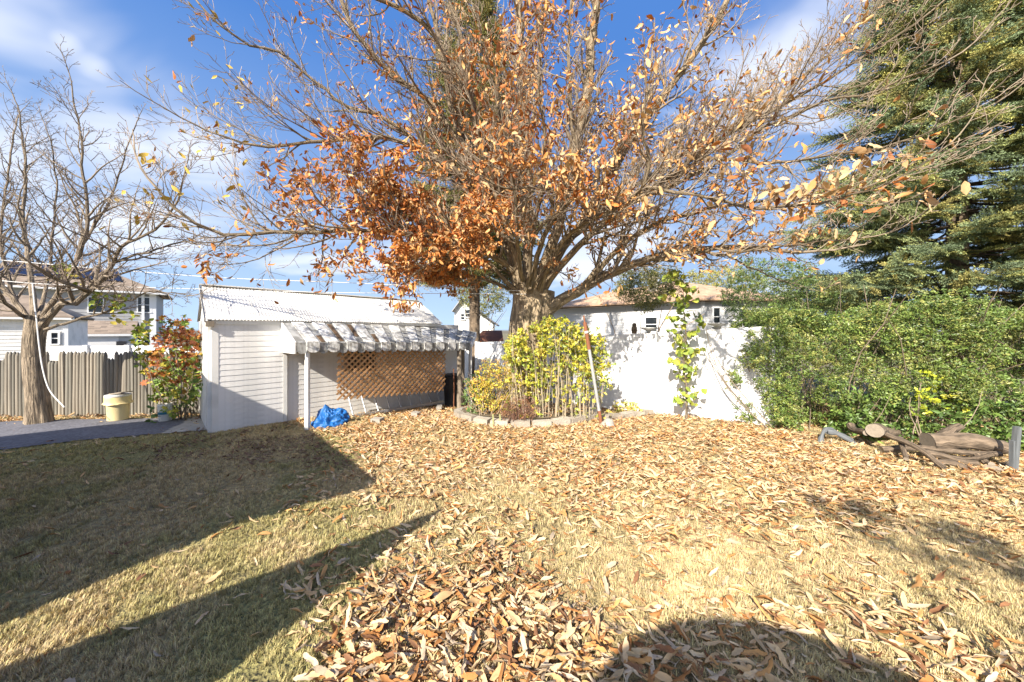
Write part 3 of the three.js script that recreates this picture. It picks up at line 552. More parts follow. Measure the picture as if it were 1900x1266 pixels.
{ // white house with tan hip roof beyond the white fence
  const c = at(1304, HOR, 13.5), g = thing('white_house', 'white bungalow with tan hip roof and chimney beyond the white fence', 'house', V(c.x, 0, c.z));
  const ey = EYE + (HOR - 556) / F * 13.5, W = 3.6, a = V(-5.8, 0, -5.2), aL = a.length(), turn = Math.atan2(-a.z, a.x) + Math.PI;
  mesh('wall', box(W, ey + 1.5, .2, W / 2, (ey - 1.5) / 2, -.12), mat.sidingFar, g); const s = mesh('siding', sidingSheet(W, ey + 1, .12), mat.sidingFar, g); s.position.set(0, -1, 0);
  const s2 = mesh('siding', sidingSheet(aL, ey + 1, .12), mat.sidingFar, g); s2.position.set(a.x, -1, a.z); s2.rotation.y = Math.atan2(a.z, -a.x);
  mesh('wall', slab(V(-.1, 0, -.25), a.clone().add(V(.1, 0, -.25)), -1, ey - .02, -1, ey - .02, .2), mat.sidingFar, g);
  mesh('fascia', box(W + .3, .14, .06, W / 2, ey - .05, .2), mat.whiteClean, g); mesh('fascia', slab(V(-.2, 0, .12), a.clone().add(V(-.15, 0, .12)), ey - .12, ey + .02, ey - .12, ey + .02, .06), mat.whiteClean, g);
  const ap = [.6, ey + 1.25, -3.2], bp = [-2.2, ey + .95, -5.2];
  flat('roof', [[-.3, ey, .3], [W + .3, ey, .3], ap], mat.shingleTan, g); flat('roof', [[a.x - .4, ey, a.z + .3], [-.3, ey, .3], ap, bp], mat.shingleTan, g); flat('roof', [[W + .3, ey, .3], [W + .3, ey, -7], ap], mat.shingleTan, g);
  mesh('chimney', box(.34, 1.5, .34, -.95, ey + .85, -2.6), mat.concrete, g);
  windowUnit(g, (1328 - 1304) / F * 13.5, EYE + (HOR - 588) / F * 13.5, .03, .26, .72); windowUnit(g, (1382 - 1304) / F * 13.5, EYE + (HOR - 592) / F * 13.5, .03, .26, .6); windowUnit(g, -1.55, EYE + .27, -1.36, .50, .62, Math.atan2(a.z, -a.x));
  mesh('corner_board', box(.12, ey + 1, .12, 0, (ey - 1) / 2, .0), mat.whiteClean, g);
}
{ // narrow white gabled house between shed and tree
  const D = 24, g = thing('gabled_house', 'small white gabled house seen between the shed roof and the big tree', 'house', V(0, 0, -D)), X = (px) => (px - 950) / F * D, Y = (py) => EYE - (py - HOR) / F * D;
  const sh = new THREE.Shape([[843, 640], [843, 577], [858, 556], [915, 598], [915, 640]].map(([x, y]) => new THREE.Vector2(X(x), Y(y)))); mesh('wall', new THREE.ExtrudeGeometry(sh, { depth: 2.2, bevelEnabled: false }).translate(0, 0, -2.2), mat.siding, g);
  flat('roof', [[X(856), Y(553), .3], [X(925), Y(603), .3], [X(925), Y(603), -2.2], [X(856), Y(553), -2.2]], mat.sidingGrey, g); flat('roof', [[X(839), Y(578), .3], [X(857), Y(553), .3], [X(857), Y(553), -2.2], [X(839), Y(578), -2.2]], mat.sidingGrey, g);
  windowUnit(g, X(867), Y(582), .03, .32, .5); windowUnit(g, X(859), Y(588), .03, .26, .4);
}
{ const D = 13, b = thing('brown_roof_shed', 'little shed with brown tiled roof peeking over the fence left of the tree', 'shed', at(912, HOR, D).setY(0)); const f = flat('roof', [[-.7, 1.32, .4], [.5, 1.32, .4], [.4, 1.74, -.5], [-.4, 1.74, -.5]], mat.rust, b); mesh('wall', box(1.0, 2.2, .8, -.1, .2, -.1), mat.oldWood, b); }
for (const [px, s, lab, kind] of [[1177, 1, 'brown owl figure standing on the white fence rail', 'owl'], [1205, 1, 'grey planter bowl on the fence rail left of the leafy sapling', 'bowl'], [1332, 1, 'grey planter bowl on the fence rail below the house window', 'bowl']]) {
  const k = (px - 950) / F, s0 = (4.6 - 5.87 * k) / (.731 + .682 * k), c = fenceAt(s0), y = fenceTop(s0) + .003;
  const P = kind === 'owl' ? [[0, 0], [.05, 0], [.065, .07], [.06, .14], [.045, .17], [.05, .2], [.04, .235], [0, .25]] : [[0, 0], [.06, 0], [.05, .03], [.06, .05], [.17, .09], [.18, .12], [.15, .11], [0, .06]];
  const o = mesh(kind === 'owl' ? 'owl_figure' : 'planter_bowl', new THREE.LatheGeometry(P.map((q) => new THREE.Vector2(...q)), 20), kind === 'owl' ? mat.logBark : mat.galv); o.position.set(c.x, y, c.z); tag(o, lab, kind === 'owl' ? 'figure' : 'planter');
}

const casterAt = (x, d, h) => { const c = h / Math.tan(SUN_EL); return V(x - c * Math.sin(SUN_AZ), 0, -(d - c * Math.cos(SUN_AZ))); };   // foot of the point, h high, whose shadow falls at x, d
// ---------- out of frame, behind the lens: what throws the big shadows on the lawn ----------
{
  const h = thing('house', 'house at left behind the viewer whose shadow covers the left lawn', 'house', casterAt(-1.521, 3.665, 2.76), 0); h.userData.kind = 'structure'; delete h.userData.category;
  const e1 = V(-.722, 0, -.692), e2 = V(-.79, 0, .61), P = (a, b, y) => V().addScaledVector(e1, a).addScaledVector(e2, b).add(V(0, y, 0));
  mesh('wall', hexa([P(.35, .35, -.2), P(5.3, .35, -.2), P(5.3, 7, -.2), P(.35, 7, -.2), P(.35, .35, 2.72), P(5.3, .35, 2.72), P(5.3, 7, 2.72), P(.35, 7, 2.72)]), mat.siding, h);
  mesh('roof', hexa([P(0, 0, 2.7), P(5.55, 0, 2.7), P(5.55, 7.4, 2.7), P(0, 7.4, 2.7), P(.02, .02, 2.82), P(5.53, .02, 2.82), P(3.6, 5, 3.6), P(2, 5, 3.6)]), mat.shingle, h);
  const s = thing('privacy_screen', 'wooden screen beside the house whose narrow shadow crosses the lawn', 'screen', casterAt(-.647, 3.144, 1.9)); s.userData.kind = 'structure'; delete s.userData.category;
  const Q = (b, y, k) => e2.clone().multiplyScalar(b).add(V(-.61 * k, y, -.79 * k));
  for (let k = 0; k < 20; k++) mesh('plank', hexa([Q(k * .15, -.1, 0), Q(k * .15 + .149, -.1, 0), Q(k * .15 + .149, -.1, .03), Q(k * .15, -.1, .03), Q(k * .15, 1.9, 0), Q(k * .15 + .149, 1.9, 0), Q(k * .15 + .149, 1.9, .03), Q(k * .15, 1.9, .03)]), mat.oldWood, s);
  const u = thing('patio_umbrella', 'patio umbrella behind the viewer whose round shadow falls on the near leaves', 'umbrella', casterAt(1.23, .90, 2.2)); u.userData.kind = 'structure'; delete u.userData.category;
  const g = new THREE.ConeGeometry(1.1, .35, 32, 4, true).translate(0, 2.36, 0); mesh('canopy', g, mat.oldWood, u); mesh('pole', new THREE.CylinderGeometry(.022, .022, 2.5, 12).translate(0, 1.25, 0), mat.alu, u); mesh('base', new THREE.CylinderGeometry(.25, .28, .07, 24).translate(0, .035, 0), mat.concrete, u);
}

// ---------- trees ----------
const randDir = () => { const z = R(-1, 1), a = R(0, 6.28), r = Math.sqrt(1 - z * z); return V(r * Math.cos(a), z, r * Math.sin(a)); };
// a woody tree: hand laid limbs, then three orders of branches with wobble and upward turn
function wood(limbs, cfg) {
  const out = { limbs: [], branch: new Geo(), twig: new Geo(), tips: [] };
  const grow = (p, dir, len, r, lev, leaf) => {
    const n = lev === 1 ? 7 : lev === 2 ? 4 : 3, pts = [p.clone()], rad = [r], d = dir.clone().normalize(), q = p.clone(), wob = lev === 1 ? .20 : .26;
    for (let k = 1; k <= n; k++) { d.addScaledVector(randDir(), wob).add(V(0, cfg.up * (lev === 1 ? 1 : .7), 0)).normalize(); q.addScaledVector(d, len / n); pts.push(q.clone()); rad.push(Math.max(cfg.min, r * (1 - .72 * k / n))); }
    if (pts.some((v) => v.distanceTo(camera.position) < cfg.clear || (cfg.keep && !cfg.keep(v)))) return;
    (lev === 1 ? out.branch : out.twig).tube(pts, rad, lev === 1 ? 6 : 3, 1, false);
    if (lev < cfg.levels) { const gap = cfg.gap[lev]; const m = Math.max(2, Math.round(len / gap)); for (let k = 0; k < m; k++) { const f = mix(.18, .98, (k + rnd()) / m), i = Math.min(n - 1, Math.floor(f * n)), b = pts[i].clone().lerp(pts[i + 1], f * n - i), t = pts[i + 1].clone().sub(pts[i]).normalize(); const a = R(.5, 1.0) * cfg.spread, s = randDir(); s.addScaledVector(t, -s.dot(t)).normalize(); grow(b, t.multiplyScalar(Math.cos(a)).addScaledVector(s, Math.sin(a)), len * cfg.ratio[lev] * R(.5, 1.2) * (1.15 - .6 * f), Math.max(cfg.min, r * (1 - .7 * f) * .5), lev + 1, leaf); } }
    if (lev >= 2) out.tips.push({ p: pts[n].clone(), m: pts[Math.floor(n / 2)], d: d.clone(), leaf, lev });
  };
  for (const L of limbs) {
    const pts = curve(L.pts, L.n ?? 22), n = pts.length - 1; let wob = 0; pts.forEach((p, k) => { if (k) p.add(V(fbm(k * .5, L.r0 * 99, 1, 2) - .5, fbm(k * .5, L.r0 * 99, 5, 2) - .5, 0).multiplyScalar(.10)); });
    const g = new Geo(); g.tube(pts, pts.map((_, k) => mix(L.r0 * (cfg.thin ?? 1), L.r1, Math.pow(k / n, .55))), 12, 1.2, true); out.limbs.push(g.build());
    const len = pts.reduce((s, p, k) => k ? s + p.distanceTo(pts[k - 1]) : 0, 0), m = Math.round(len / cfg.gap[0] * (L.dense ?? 1)), lf = L.from ?? .22;
    for (let k = 0; k < m; k++) {
      const f = mix(lf, 1, (k + rnd()) / m), i = Math.min(n - 1, Math.floor(f * n)), p = pts[i].clone().lerp(pts[i + 1], f * n - i), t = pts[i + 1].clone().sub(pts[i]).normalize();
      const a = R(.45, 1.0) * cfg.spread, s = randDir(); if (cfg.front) s.z += cfg.front; s.addScaledVector(t, -s.dot(t)).normalize();
      const lf2 = typeof L.leaf === 'function' ? L.leaf(f) : L.leaf ?? 0;
      grow(p, t.multiplyScalar(Math.cos(a)).addScaledVector(s, Math.sin(a)), Math.min(cfg.max, len * cfg.ratio[0] * R(.5, 1.15) * (1.15 - .55 * f)), Math.max(cfg.min * 1.5, mix(L.r0, L.r1, f) * .34), 1, lf2);
    }
    grow(pts[n], pts[n].clone().sub(pts[n - 1]), Math.min(cfg.max, len * cfg.ratio[0]) * .8, L.r1, 1, typeof L.leaf === 'function' ? L.leaf(1) : L.leaf ?? 0);
  }
  return out;
}
function trunkGeo(base, pts, rad, flare, ridges, amp) {
  const c = new THREE.CatmullRomCurve3(pts), n = 40, s = 56, g = new Geo();
  for (let k = 0; k <= n; k++) { const t = k / n, p = c.getPoint(t), r0 = mix(rad[0], rad[1], t); for (let j = 0; j <= s; j++) { const a = j / s * Math.PI * 2, ca = Math.cos(a), sa = Math.sin(a); const fl = flare * Math.exp(-t * 9) * (1 + .5 * Math.sin(a * 5 + 1)) + .25 * flare * Math.exp(-(1 - t) * 7); const r = r0 * (1 + fl + amp * (fbm(ca * 2 + 9, sa * 2 + 5, p.y * .7, 4) - .5) + amp * .5 * (Math.abs(fbm(ca * ridges * .35 + 4, sa * ridges * .35 + 7, p.y * .9, 3) - .5) * 2 - .3)); g.v(p.x + ca * r, p.y, p.z + sa * r, j / s * 3, p.y * .8); } }
  for (let k = 0; k < n; k++) for (let j = 0; j < s; j++) { const a = k * (s + 1) + j; g.quad(a, a + 1, a + s + 2, a + s + 1); }
  return g.build();
}
// big tree
{
  seed(101);
  const T0 = V(.30, G(.3, -7.2), -7.2);
  const t = thing('chestnut_tree', 'huge spreading tree with rust coloured leaves in the middle of the yard', 'tree', V(0, 0, 0));
  mesh('trunk', trunkGeo(0, [V(.30, -.35, -7.2), V(.30, .3, -7.2), V(.31, 1.0, -7.2), V(.36, 1.6, -7.15), V(.44, 2.15, -7.1), V(.48, 2.6, -7.1)], [.50, .40], .35, 14, .34), mat.bark, t);
  const P = (...a) => a.map(([x, y, d]) => at(x, y, d));
  const mid = (a, b) => (f) => (f < a ? 0 : b);
  const limbs = [
    { pts: P([972, 575, 7.0], [950, 500, 6.8], [880, 462, 6.2], [820, 444, 5.8], [720, 432, 5.3], [600, 428, 4.9], [500, 428, 4.6], [420, 436, 4.4], [345, 405, 4.2], [285, 352, 4.1]), r0: .11, r1: .016, leaf: (f) => f < .62 ? 2.6 : f < .72 ? 1.2 : .04, dense: 1.35, from: .18 },
    { pts: P([965, 560, 7.0], [935, 440, 6.9], [880, 350, 6.7], [813, 297, 6.4], [745, 260, 6.1], [659, 256, 5.8], [591, 263, 5.6], [485, 272, 5.3], [405, 255, 5.1]), r0: .15, r1: .015, leaf: (f) => f < .3 ? 1.3 : f < .6 ? .45 : .06 },
    { pts: P([813, 297, 6.4], [700, 212, 6.1], [642, 198, 5.9], [567, 137, 5.6], [519, 99, 5.4], [471, 85, 5.2], [413, 48, 5.0], [370, 5, 4.9]), r0: .065, r1: .013, leaf: (f) => f < .35 ? .5 : .05, from: .1 },
    { pts: P([965, 540, 7.0], [925, 400, 6.8], [861, 274, 6.5], [796, 191, 6.3], [738, 144, 6.1], [683, 89, 5.9], [642, 34, 5.7], [618, -40, 5.6]), r0: .14, r1: .03, leaf: (f) => f < .45 ? 1.0 : .35 },
    { pts: P([970, 540, 6.9], [930, 380, 6.4], [895, 284, 6.0], [871, 178, 5.7], [840, 120, 5.5], [803, 58, 5.3], [745, 17, 5.1], [690, -5, 4.9]), r0: .12, r1: .03, leaf: (f) => f < .5 ? .9 : .5 },
    { pts: P([905, 330, 6.6], [847, 239, 6.5], [833, 171, 6.4], [813, 68, 6.2], [789, -20, 6.1]), r0: .08, r1: .035, leaf: .6 },
    { pts: P([900, 310, 6.1], [864, 137, 5.7], [854, 61, 5.5], [830, -20, 5.4]), r0: .06, r1: .03, leaf: .6 },
    { pts: P([978, 540, 7.1], [980, 400, 7.0], [979, 284, 7.0], [971, 185, 7.0], [965, 50, 7.0], [955, -60, 7.0]), r0: .15, r1: .07, leaf: .8 },
    { pts: P([985, 550, 7.0], [1030, 440, 6.6], [1060, 300, 6.3], [1085, 190, 6.1], [1100, 70, 5.9], [1106, -40, 5.8]), r0: .16, r1: .07, leaf: (f) => f < .6 ? 1.1 : .55 },
    { pts: P([990, 550, 7.1], [1040, 470, 7.0], [1110, 360, 6.8], [1190, 230, 6.6], [1290, 100, 6.3], [1360, -20, 6.1]), r0: .14, r1: .05, leaf: (f) => f < .5 ? .9 : .4 },
    { pts: P([990, 560, 7.0], [1060, 470, 6.6], [1180, 372, 6.0], [1290, 292, 5.5], [1400, 222, 5.0], [1560, 135, 4.4], [1700, 45, 4.0]), r0: .13, r1: .012, leaf: (f) => f < .55 ? .8 : .10, dense: 1.3 },
    { pts: P([1180, 372, 6.0], [1280, 330, 5.4], [1400, 250, 4.9], [1500, 200, 4.4], [1640, 160, 3.9], [1760, 110, 3.6]), r0: .06, r1: .01, leaf: (f) => f < .4 ? .7 : .08, from: .1, dense: 1.5 },
    { pts: P([1005, 580, 7.0], [1060, 548, 6.9], [1136, 505, 6.7], [1199, 483, 6.5], [1290, 463, 6.2], [1380, 458, 5.9], [1470, 470, 5.7]), r0: .20, r1: .03, leaf: (f) => f < .5 ? .35 : .55 },
    { pts: P([1080, 535, 6.8], [1170, 440, 6.2], [1270, 400, 5.7], [1370, 380, 5.2], [1480, 370, 4.7], [1560, 360, 4.3]), r0: .10, r1: .012, leaf: (f) => f < .3 ? .4 : 1.0 },
    { pts: P([1000, 540, 6.8], [1040, 450, 6.0], [1085, 415, 5.4], [1149, 381, 5.0], [1195, 349, 4.7], [1204, 292, 4.5], [1193, 250, 4.4], [1200, 170, 4.3]), r0: .10, r1: .016, leaf: (f) => f < .4 ? .8 : .45, dense: 1.2 },
    { pts: P([985, 530, 6.6], [1020, 420, 5.8], [1072, 345, 5.3], [1074, 285, 5.1], [1062, 225, 5.0], [1055, 120, 4.9], [1060, 10, 4.8]), r0: .085, r1: .016, leaf: .6, dense: 1.2 },
    { pts: P([975, 540, 6.6], [1000, 420, 5.6], [1075, 357, 5.0], [1000, 350, 4.7], [920, 340, 4.5], [860, 305, 4.3]), r0: .06, r1: .01, leaf: .7, dense: 1.2 },
    { pts: P([1200, 349, 4.7], [1330, 370, 4.2], [1450, 385, 3.6], [1560, 375, 3.2], [1680, 330, 2.9], [1760, 270, 2.8]), r0: .04, r1: .006, leaf: (f) => f < .35 ? .3 : f < .8 ? .9 : .1, from: .15, dense: 1.7 },
    { pts: P([1290, 292, 5.5], [1420, 300, 4.6], [1540, 290, 3.9], [1660, 270, 3.4], [1790, 220, 3.1]), r0: .045, r1: .007, leaf: (f) => f < .5 ? .35 : .08, from: .1, dense: 1.8 },
    { pts: P([1136, 505, 6.7], [1260, 470, 5.6], [1380, 465, 4.8], [1480, 450, 4.2], [1600, 440, 3.7]), r0: .06, r1: .008, leaf: (f) => f < .3 ? .3 : .9, from: .2, dense: 1.1 },
    { pts: P([960, 540, 6.9], [900, 480, 6.8], [820, 430, 6.7], [730, 390, 6.5], [640, 385, 6.2], [560, 372, 5.9]), r0: .07, r1: .008, leaf: (f) => f < .3 ? .8 : 2.4, dense: 1.2 },
    { pts: P([955, 545, 7.0], [900, 520, 7.0], [830, 505, 6.9], [750, 500, 6.7], [660, 505, 6.5]), r0: .06, r1: .008, leaf: 2.6, from: .3, dense: 1.5 },
    { pts: P([970, 520, 6.5], [960, 430, 5.4], [950, 330, 4.8], [930, 220, 4.5], [900, 100, 4.3], [880, -20, 4.2]), r0: .07, r1: .012, leaf: .8, dense: 1.2 },
    { pts: P([980, 500, 6.7], [1010, 300, 5.7], [1000, 150, 5.3], [1015, -30, 5.1]), r0: .07, r1: .015, leaf: .6, dense: 1.2 },
    { pts: P([1060, 440, 6.8], [1200, 330, 7.2], [1330, 250, 7.4], [1460, 170, 7.4], [1560, 80, 7.4]), r0: .09, r1: .02, leaf: .35 },
    { pts: P([1290, 463, 6.2], [1360, 480, 5.9], [1440, 520, 5.7], [1500, 535, 5.5]), r0: .035, r1: .006, leaf: .1, from: .2 },
    { pts: P([980, 560, 6.9], [930, 500, 6.9], [870, 530, 6.8], [800, 520, 6.7]), r0: .04, r1: .006, leaf: .4, dense: 2 },
    { pts: P([985, 540, 6.6], [1010, 500, 6.2], [1060, 520, 6.0], [1090, 540, 5.9]), r0: .03, r1: .006, leaf: .2, dense: 2 },
  ];
  const w = wood(limbs, { levels: 3, up: .11, gap: [.155, .115, .10], ratio: [.25, .50, .48], spread: 1.0, max: 1.35, min: .003, clear: 2.0, front: .12, thin: .82 });
  w.limbs.forEach((g) => mesh('limb', g, mat.bark, t));
  stuff(mesh('branches', w.branch.build(), mat.branch, t)); stuff(mesh('twigs', w.twig.build(), mat.twig, t));
  const cols = [[.52, .19, .04], [.43, .145, .035], [.56, .27, .08], [.60, .37, .17], [.62, .42, .22], [.28, .095, .03], [.55, .31, .12]];
  const L = [];
  for (const tip of w.tips) {
    const clump = step(.40, .58, fbm(tip.p.x * 1.7, tip.p.y * 1.7, tip.p.z * 1.7, 2)), right = clamp((tip.p.x - .2) / 2.2), fore = step(6.4, 4.9, -tip.p.z) * (1 - clamp(Math.abs(tip.p.x) / 2.2)), k = tip.leaf * (tip.lev === 2 ? 1.3 : .75) * (.10 + 1.9 * clump) * (1 - .32 * right) * (1 - .1 * fore) * mix(.75, 2.5, step(5.1, 3.6, tip.p.y) * (1 - clamp((Math.abs(tip.p.x - .2) - 1.6) / 1.2))); let n = Math.floor(k) + (rnd() < k % 1 ? 1 : 0);
    const right2 = clamp((tip.p.x - .2) / 2.2);
    for (let i = 0; i < n; i++) { const d = randDir(); d.y -= .75; d.addScaledVector(tip.d, .4); const p = tip.p.clone().addScaledVector(randDir(), .05); const q = new THREE.Matrix4().compose(p, alongX(d, R(0, 6.28)), V(1, 1, 1)); const c = rnd() < right2 * .7 ? pick([cols[3], cols[4], cols[6], cols[2]]) : pick([cols[0], cols[1], cols[2], cols[5], cols[6], cols[0], cols[3]]), f = R(.85, 1.25); L.push({ p, q, c: c.map((v) => v * f), L: R(.075, .135) * (1 + .2 * right2), curl: R(.5, 2.0) * (rnd() < .5 ? 1 : -1), bend: R(-.8, 1.1) }); }
  }
  // a few yellow leaves still on the outermost left twigs
  for (const tip of w.tips) { const [px, py] = pxOf(tip.p.x, tip.p.y, tip.p.z); if (px > 190 && px < 460 && py < 420 && tip.lev === 3 && rnd() < .10) { const d = randDir(); d.y -= .4; L.push({ p: tip.p, q: new THREE.Matrix4().compose(tip.p, alongX(d, R(0, 6)), V(1, 1, 1)), c: [.52, .36, .06], L: R(.09, .14), curl: .6, bend: .4 }); } }
  const vis = (l) => { const [px, py] = pxOf(l.p.x, l.p.y, l.p.z); return px > 0 && px < 1900 && py > 0 ? l.L / l.p.distanceTo(camera.position) : 0; };
  L.sort((a, b) => vis(b) - vis(a));
  const bulk = new Geo(), gs = [0, 1, 2, 3, 4, 5, 6, 7].map(() => { const g = new Geo(); leafInto(g, new THREE.Matrix4(), .13, .05, R(.4, 1.4) * (rnd() < .5 ? 1 : -1), R(-.7, 1), [1, 1, 1], 8); const b = g.build(); b.deleteAttribute('color'); return b; });
  const lm = cols.map((c) => M(...c, { map: tGrain, roughness: .75 }));
  L.forEach((l, i) => { if (i < 300) { const o = mesh('leaf', pick(gs), rnd() < .7 ? lm[3 + Math.floor(R(0, 2))] : pick(lm), t); o.applyMatrix4(l.q); o.scale.multiplyScalar(l.L / .13); } else leafInto(bulk, l.q, l.L, l.L * .42, l.curl, l.bend, l.c, 4); });
  stuff(mesh('foliage', bulk.build(), mat.vc, t));
  console.log('chestnut tips', w.tips.length, 'leaves', L.length);
}
// bare tree at left
{
  seed(202);
  const t = thing('bare_tree', 'leafless grey tree standing by the stockade fence at left', 'tree', V(0, 0, 0));
  mesh('trunk', trunkGeo(0, [at(73, 800, 6.1), at(70, 745, 6.1), at(64, 690, 6.1), at(62, 640, 6.1), at(67, 605, 6.1), at(72, 585, 6.1)], [.135, .13], .45, 10, .22), mat.barkPale, t);
  const P = (...a) => a.map(([x, y, d]) => at(x, y, d));
  const w = wood([
    { pts: P([60, 605, 6.1], [30, 560, 6.1], [-20, 520, 6.0], [-90, 470, 5.9]), r0: .10, r1: .03 },
    { pts: P([66, 600, 6.1], [60, 540, 6.2], [52, 480, 6.3], [40, 400, 6.4], [48, 320, 6.5], [35, 220, 6.6]), r0: .10, r1: .012 },
    { pts: P([74, 600, 6.1], [104, 550, 6.0], [138, 490, 5.9], [160, 420, 5.8], [154, 330, 5.8], [150, 250, 5.8], [132, 180, 5.8]), r0: .10, r1: .01 },
    { pts: P([78, 605, 6.1], [110, 570, 5.9], [160, 550, 5.6], [200, 500, 5.3], [228, 455, 5.1], [290, 425, 4.9], [335, 375, 4.8]), r0: .12, r1: .012 },
    { pts: P([84, 612, 6.0], [130, 597, 5.9], [180, 584, 5.8], [230, 560, 5.7], [290, 541, 5.6], [350, 548, 5.5]), r0: .055, r1: .008, from: .35 },
    { pts: P([60, 600, 6.1], [22, 540, 6.3], [2, 440, 6.5], [10, 350, 6.6], [25, 250, 6.7]), r0: .08, r1: .012 },
    { pts: P([154, 450, 5.9], [198, 380, 6.0], [228, 300, 6.1], [250, 235, 6.1]), r0: .045, r1: .008 },
    { pts: P([204, 490, 5.3], [262, 470, 5.2], [330, 452, 5.1], [405, 458, 5.0]), r0: .045, r1: .008 },
    { pts: P([56, 590, 6.1], [10, 560, 5.6], [-30, 480, 5.2], [-20, 380, 5.0]), r0: .07, r1: .012 },
    { pts: P([72, 590, 6.1], [90, 520, 6.6], [95, 440, 6.8], [105, 350, 6.9], [95, 260, 7.0]), r0: .07, r1: .01 },
  ], { levels: 3, up: .08, gap: [.17, .10, .085], ratio: [.24, .46, .45], spread: 1.15, max: 1.3, min: .003, clear: 3.2, thin: .56 });
  w.limbs.forEach((g) => mesh('limb', g, mat.barkPale, t));
  stuff(mesh('branches', w.branch.build(), mat.branch, t)); stuff(mesh('twigs', w.twig.build(), mat.twigLeft, t));
  // a few leaves that hang on
  const g = new Geo(); for (const [px, py, n] of [[105, 505, 14], [130, 500, 16], [150, 525, 10], [175, 555, 22], [205, 560, 16], [225, 560, 22], [215, 585, 12], [240, 590, 14], [255, 625, 30], [265, 610, 30], [258, 665, 20], [262, 640, 12]]) for (let k = 0; k < n; k++) { const p = at(px + R(-12, 12), py + R(-14, 14), 5.6 + R(-.1, .1)), d = randDir(); d.y -= .5; leafInto(g, new THREE.Matrix4().compose(p, alongX(d, R(0, 6)), V(1, 1, 1)), R(.06, .11), R(.05, .08), .5, .5, rnd() < .7 ? [.20, .26, .03] : [.42, .34, .05], 3, 1); }
  stuff(mesh('leaves', g.build(), mat.vc, t));
  console.log('bare tips', w.tips.length);
}
// conifers
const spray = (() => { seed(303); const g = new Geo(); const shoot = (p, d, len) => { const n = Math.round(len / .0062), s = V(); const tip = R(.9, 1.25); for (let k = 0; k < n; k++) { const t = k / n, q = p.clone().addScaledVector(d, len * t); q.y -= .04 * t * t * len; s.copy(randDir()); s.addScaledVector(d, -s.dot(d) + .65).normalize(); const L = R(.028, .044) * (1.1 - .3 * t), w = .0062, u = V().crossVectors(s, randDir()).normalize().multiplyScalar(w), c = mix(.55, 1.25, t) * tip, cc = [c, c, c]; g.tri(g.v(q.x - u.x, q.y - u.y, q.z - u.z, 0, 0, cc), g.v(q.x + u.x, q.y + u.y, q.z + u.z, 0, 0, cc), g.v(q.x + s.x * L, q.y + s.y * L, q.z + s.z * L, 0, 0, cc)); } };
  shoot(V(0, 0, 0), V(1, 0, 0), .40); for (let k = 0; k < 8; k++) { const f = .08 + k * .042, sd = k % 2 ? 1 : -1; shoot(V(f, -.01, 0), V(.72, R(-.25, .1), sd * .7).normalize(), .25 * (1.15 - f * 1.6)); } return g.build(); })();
function conifer(label, base, H, rad, y0, whorl, per, tints, droop, sd, scale = 1, part) {
  seed(sd); const t = thing('conifer_tree', label, 'tree', base); const tr = new Geo(); tr.tube([V(0, -.4, 0), V(.02, H * .4, 0), V(0, H * .8, 0), V(0, H, 0)], [.22, .16, .07, .02], 12, 1); mesh('trunk', tr.build(), mat.logBark, t);
  const br = new Geo(), ms = [], cs = [], q = V();
  for (let y = y0; y < H - .3; y += whorl * R(.8, 1.2)) { const off = R(0, 6.28), rr = rad * Math.pow(1 - y / (H + 1), .75); for (let k = 0; k < per; k++) {
    if (rnd() < .07) continue; const a = off + k / per * 6.28 + R(-.3, .3), L = rr * R(.72, 1.12), pts = [], n = 7; for (let i = 0; i <= n; i++) { const s = i / n; pts.push(V(Math.cos(a) * L * s, y + R(-.02, .02) - droop * L * (s * 1.1 - s * s * .75) + .06 * s, Math.sin(a) * L * s)); }
    br.tube(pts, pts.map((_, i) => .028 * (1 - i / n) + .005), 5, 1, false);
    const m = Math.round(L / (.054 * scale)); for (let i = 0; i < m; i++) { const s = mix(.22, 1, (i + rnd()) / m), j = Math.min(n - 1, Math.floor(s * n)), p = pts[j].clone().lerp(pts[j + 1], s * n - j), d = pts[j + 1].clone().sub(pts[j]).normalize(); const side = V(-d.z, 0, d.x).multiplyScalar(R(-1.1, 1.1)); d.add(side).add(V(0, R(-.35, .25), 0)); p.add(V(R(-.12, .12), R(-.13, .06), R(-.12, .12)));
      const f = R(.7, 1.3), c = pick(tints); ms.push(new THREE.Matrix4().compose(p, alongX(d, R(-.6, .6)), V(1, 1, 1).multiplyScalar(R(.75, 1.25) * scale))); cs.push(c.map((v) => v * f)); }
  } }
  stuff(mesh('boughs', br.build(), mat.logBark, t)); stuff(inst('needles', spray, mat.needle, ms, cs, t)); return t;
}
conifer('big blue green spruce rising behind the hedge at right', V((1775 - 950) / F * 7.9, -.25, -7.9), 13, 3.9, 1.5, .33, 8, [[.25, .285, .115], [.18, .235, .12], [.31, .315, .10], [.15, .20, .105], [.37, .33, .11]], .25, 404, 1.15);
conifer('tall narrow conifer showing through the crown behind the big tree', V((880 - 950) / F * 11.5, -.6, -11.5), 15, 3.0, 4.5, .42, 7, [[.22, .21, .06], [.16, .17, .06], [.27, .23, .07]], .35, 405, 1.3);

// ---------- leafy plants ----------
function leafCluster(n, L, W, r, len, sd, shape = 1) { seed(sd); const g = new Geo(); for (let k = 0; k < n; k++) { const p = V(len * rnd(), 0, 0).add(randDir().multiplyScalar(r * rnd())), d = randDir(); d.y += .25; const c = R(.7, 1.2), l = L * R(.7, 1.2); leafInto(g, new THREE.Matrix4().compose(p, alongX(d, R(0, 6.28)), V(1, 1, 1)), l, l * W, R(-.7, .7), R(-.3, .7), [c, c * R(.95, 1.05), c], 2, shape); } return g.build(); }
const clusters = { privet: leafCluster(16, .036, .5, .06, .10, 1), broad: leafCluster(11, .085, .42, .08, .1, 2), fine: leafCluster(18, .03, .6, .07, .08, 3), medium: leafCluster(10, .065, .6, .08, .1, 4) };
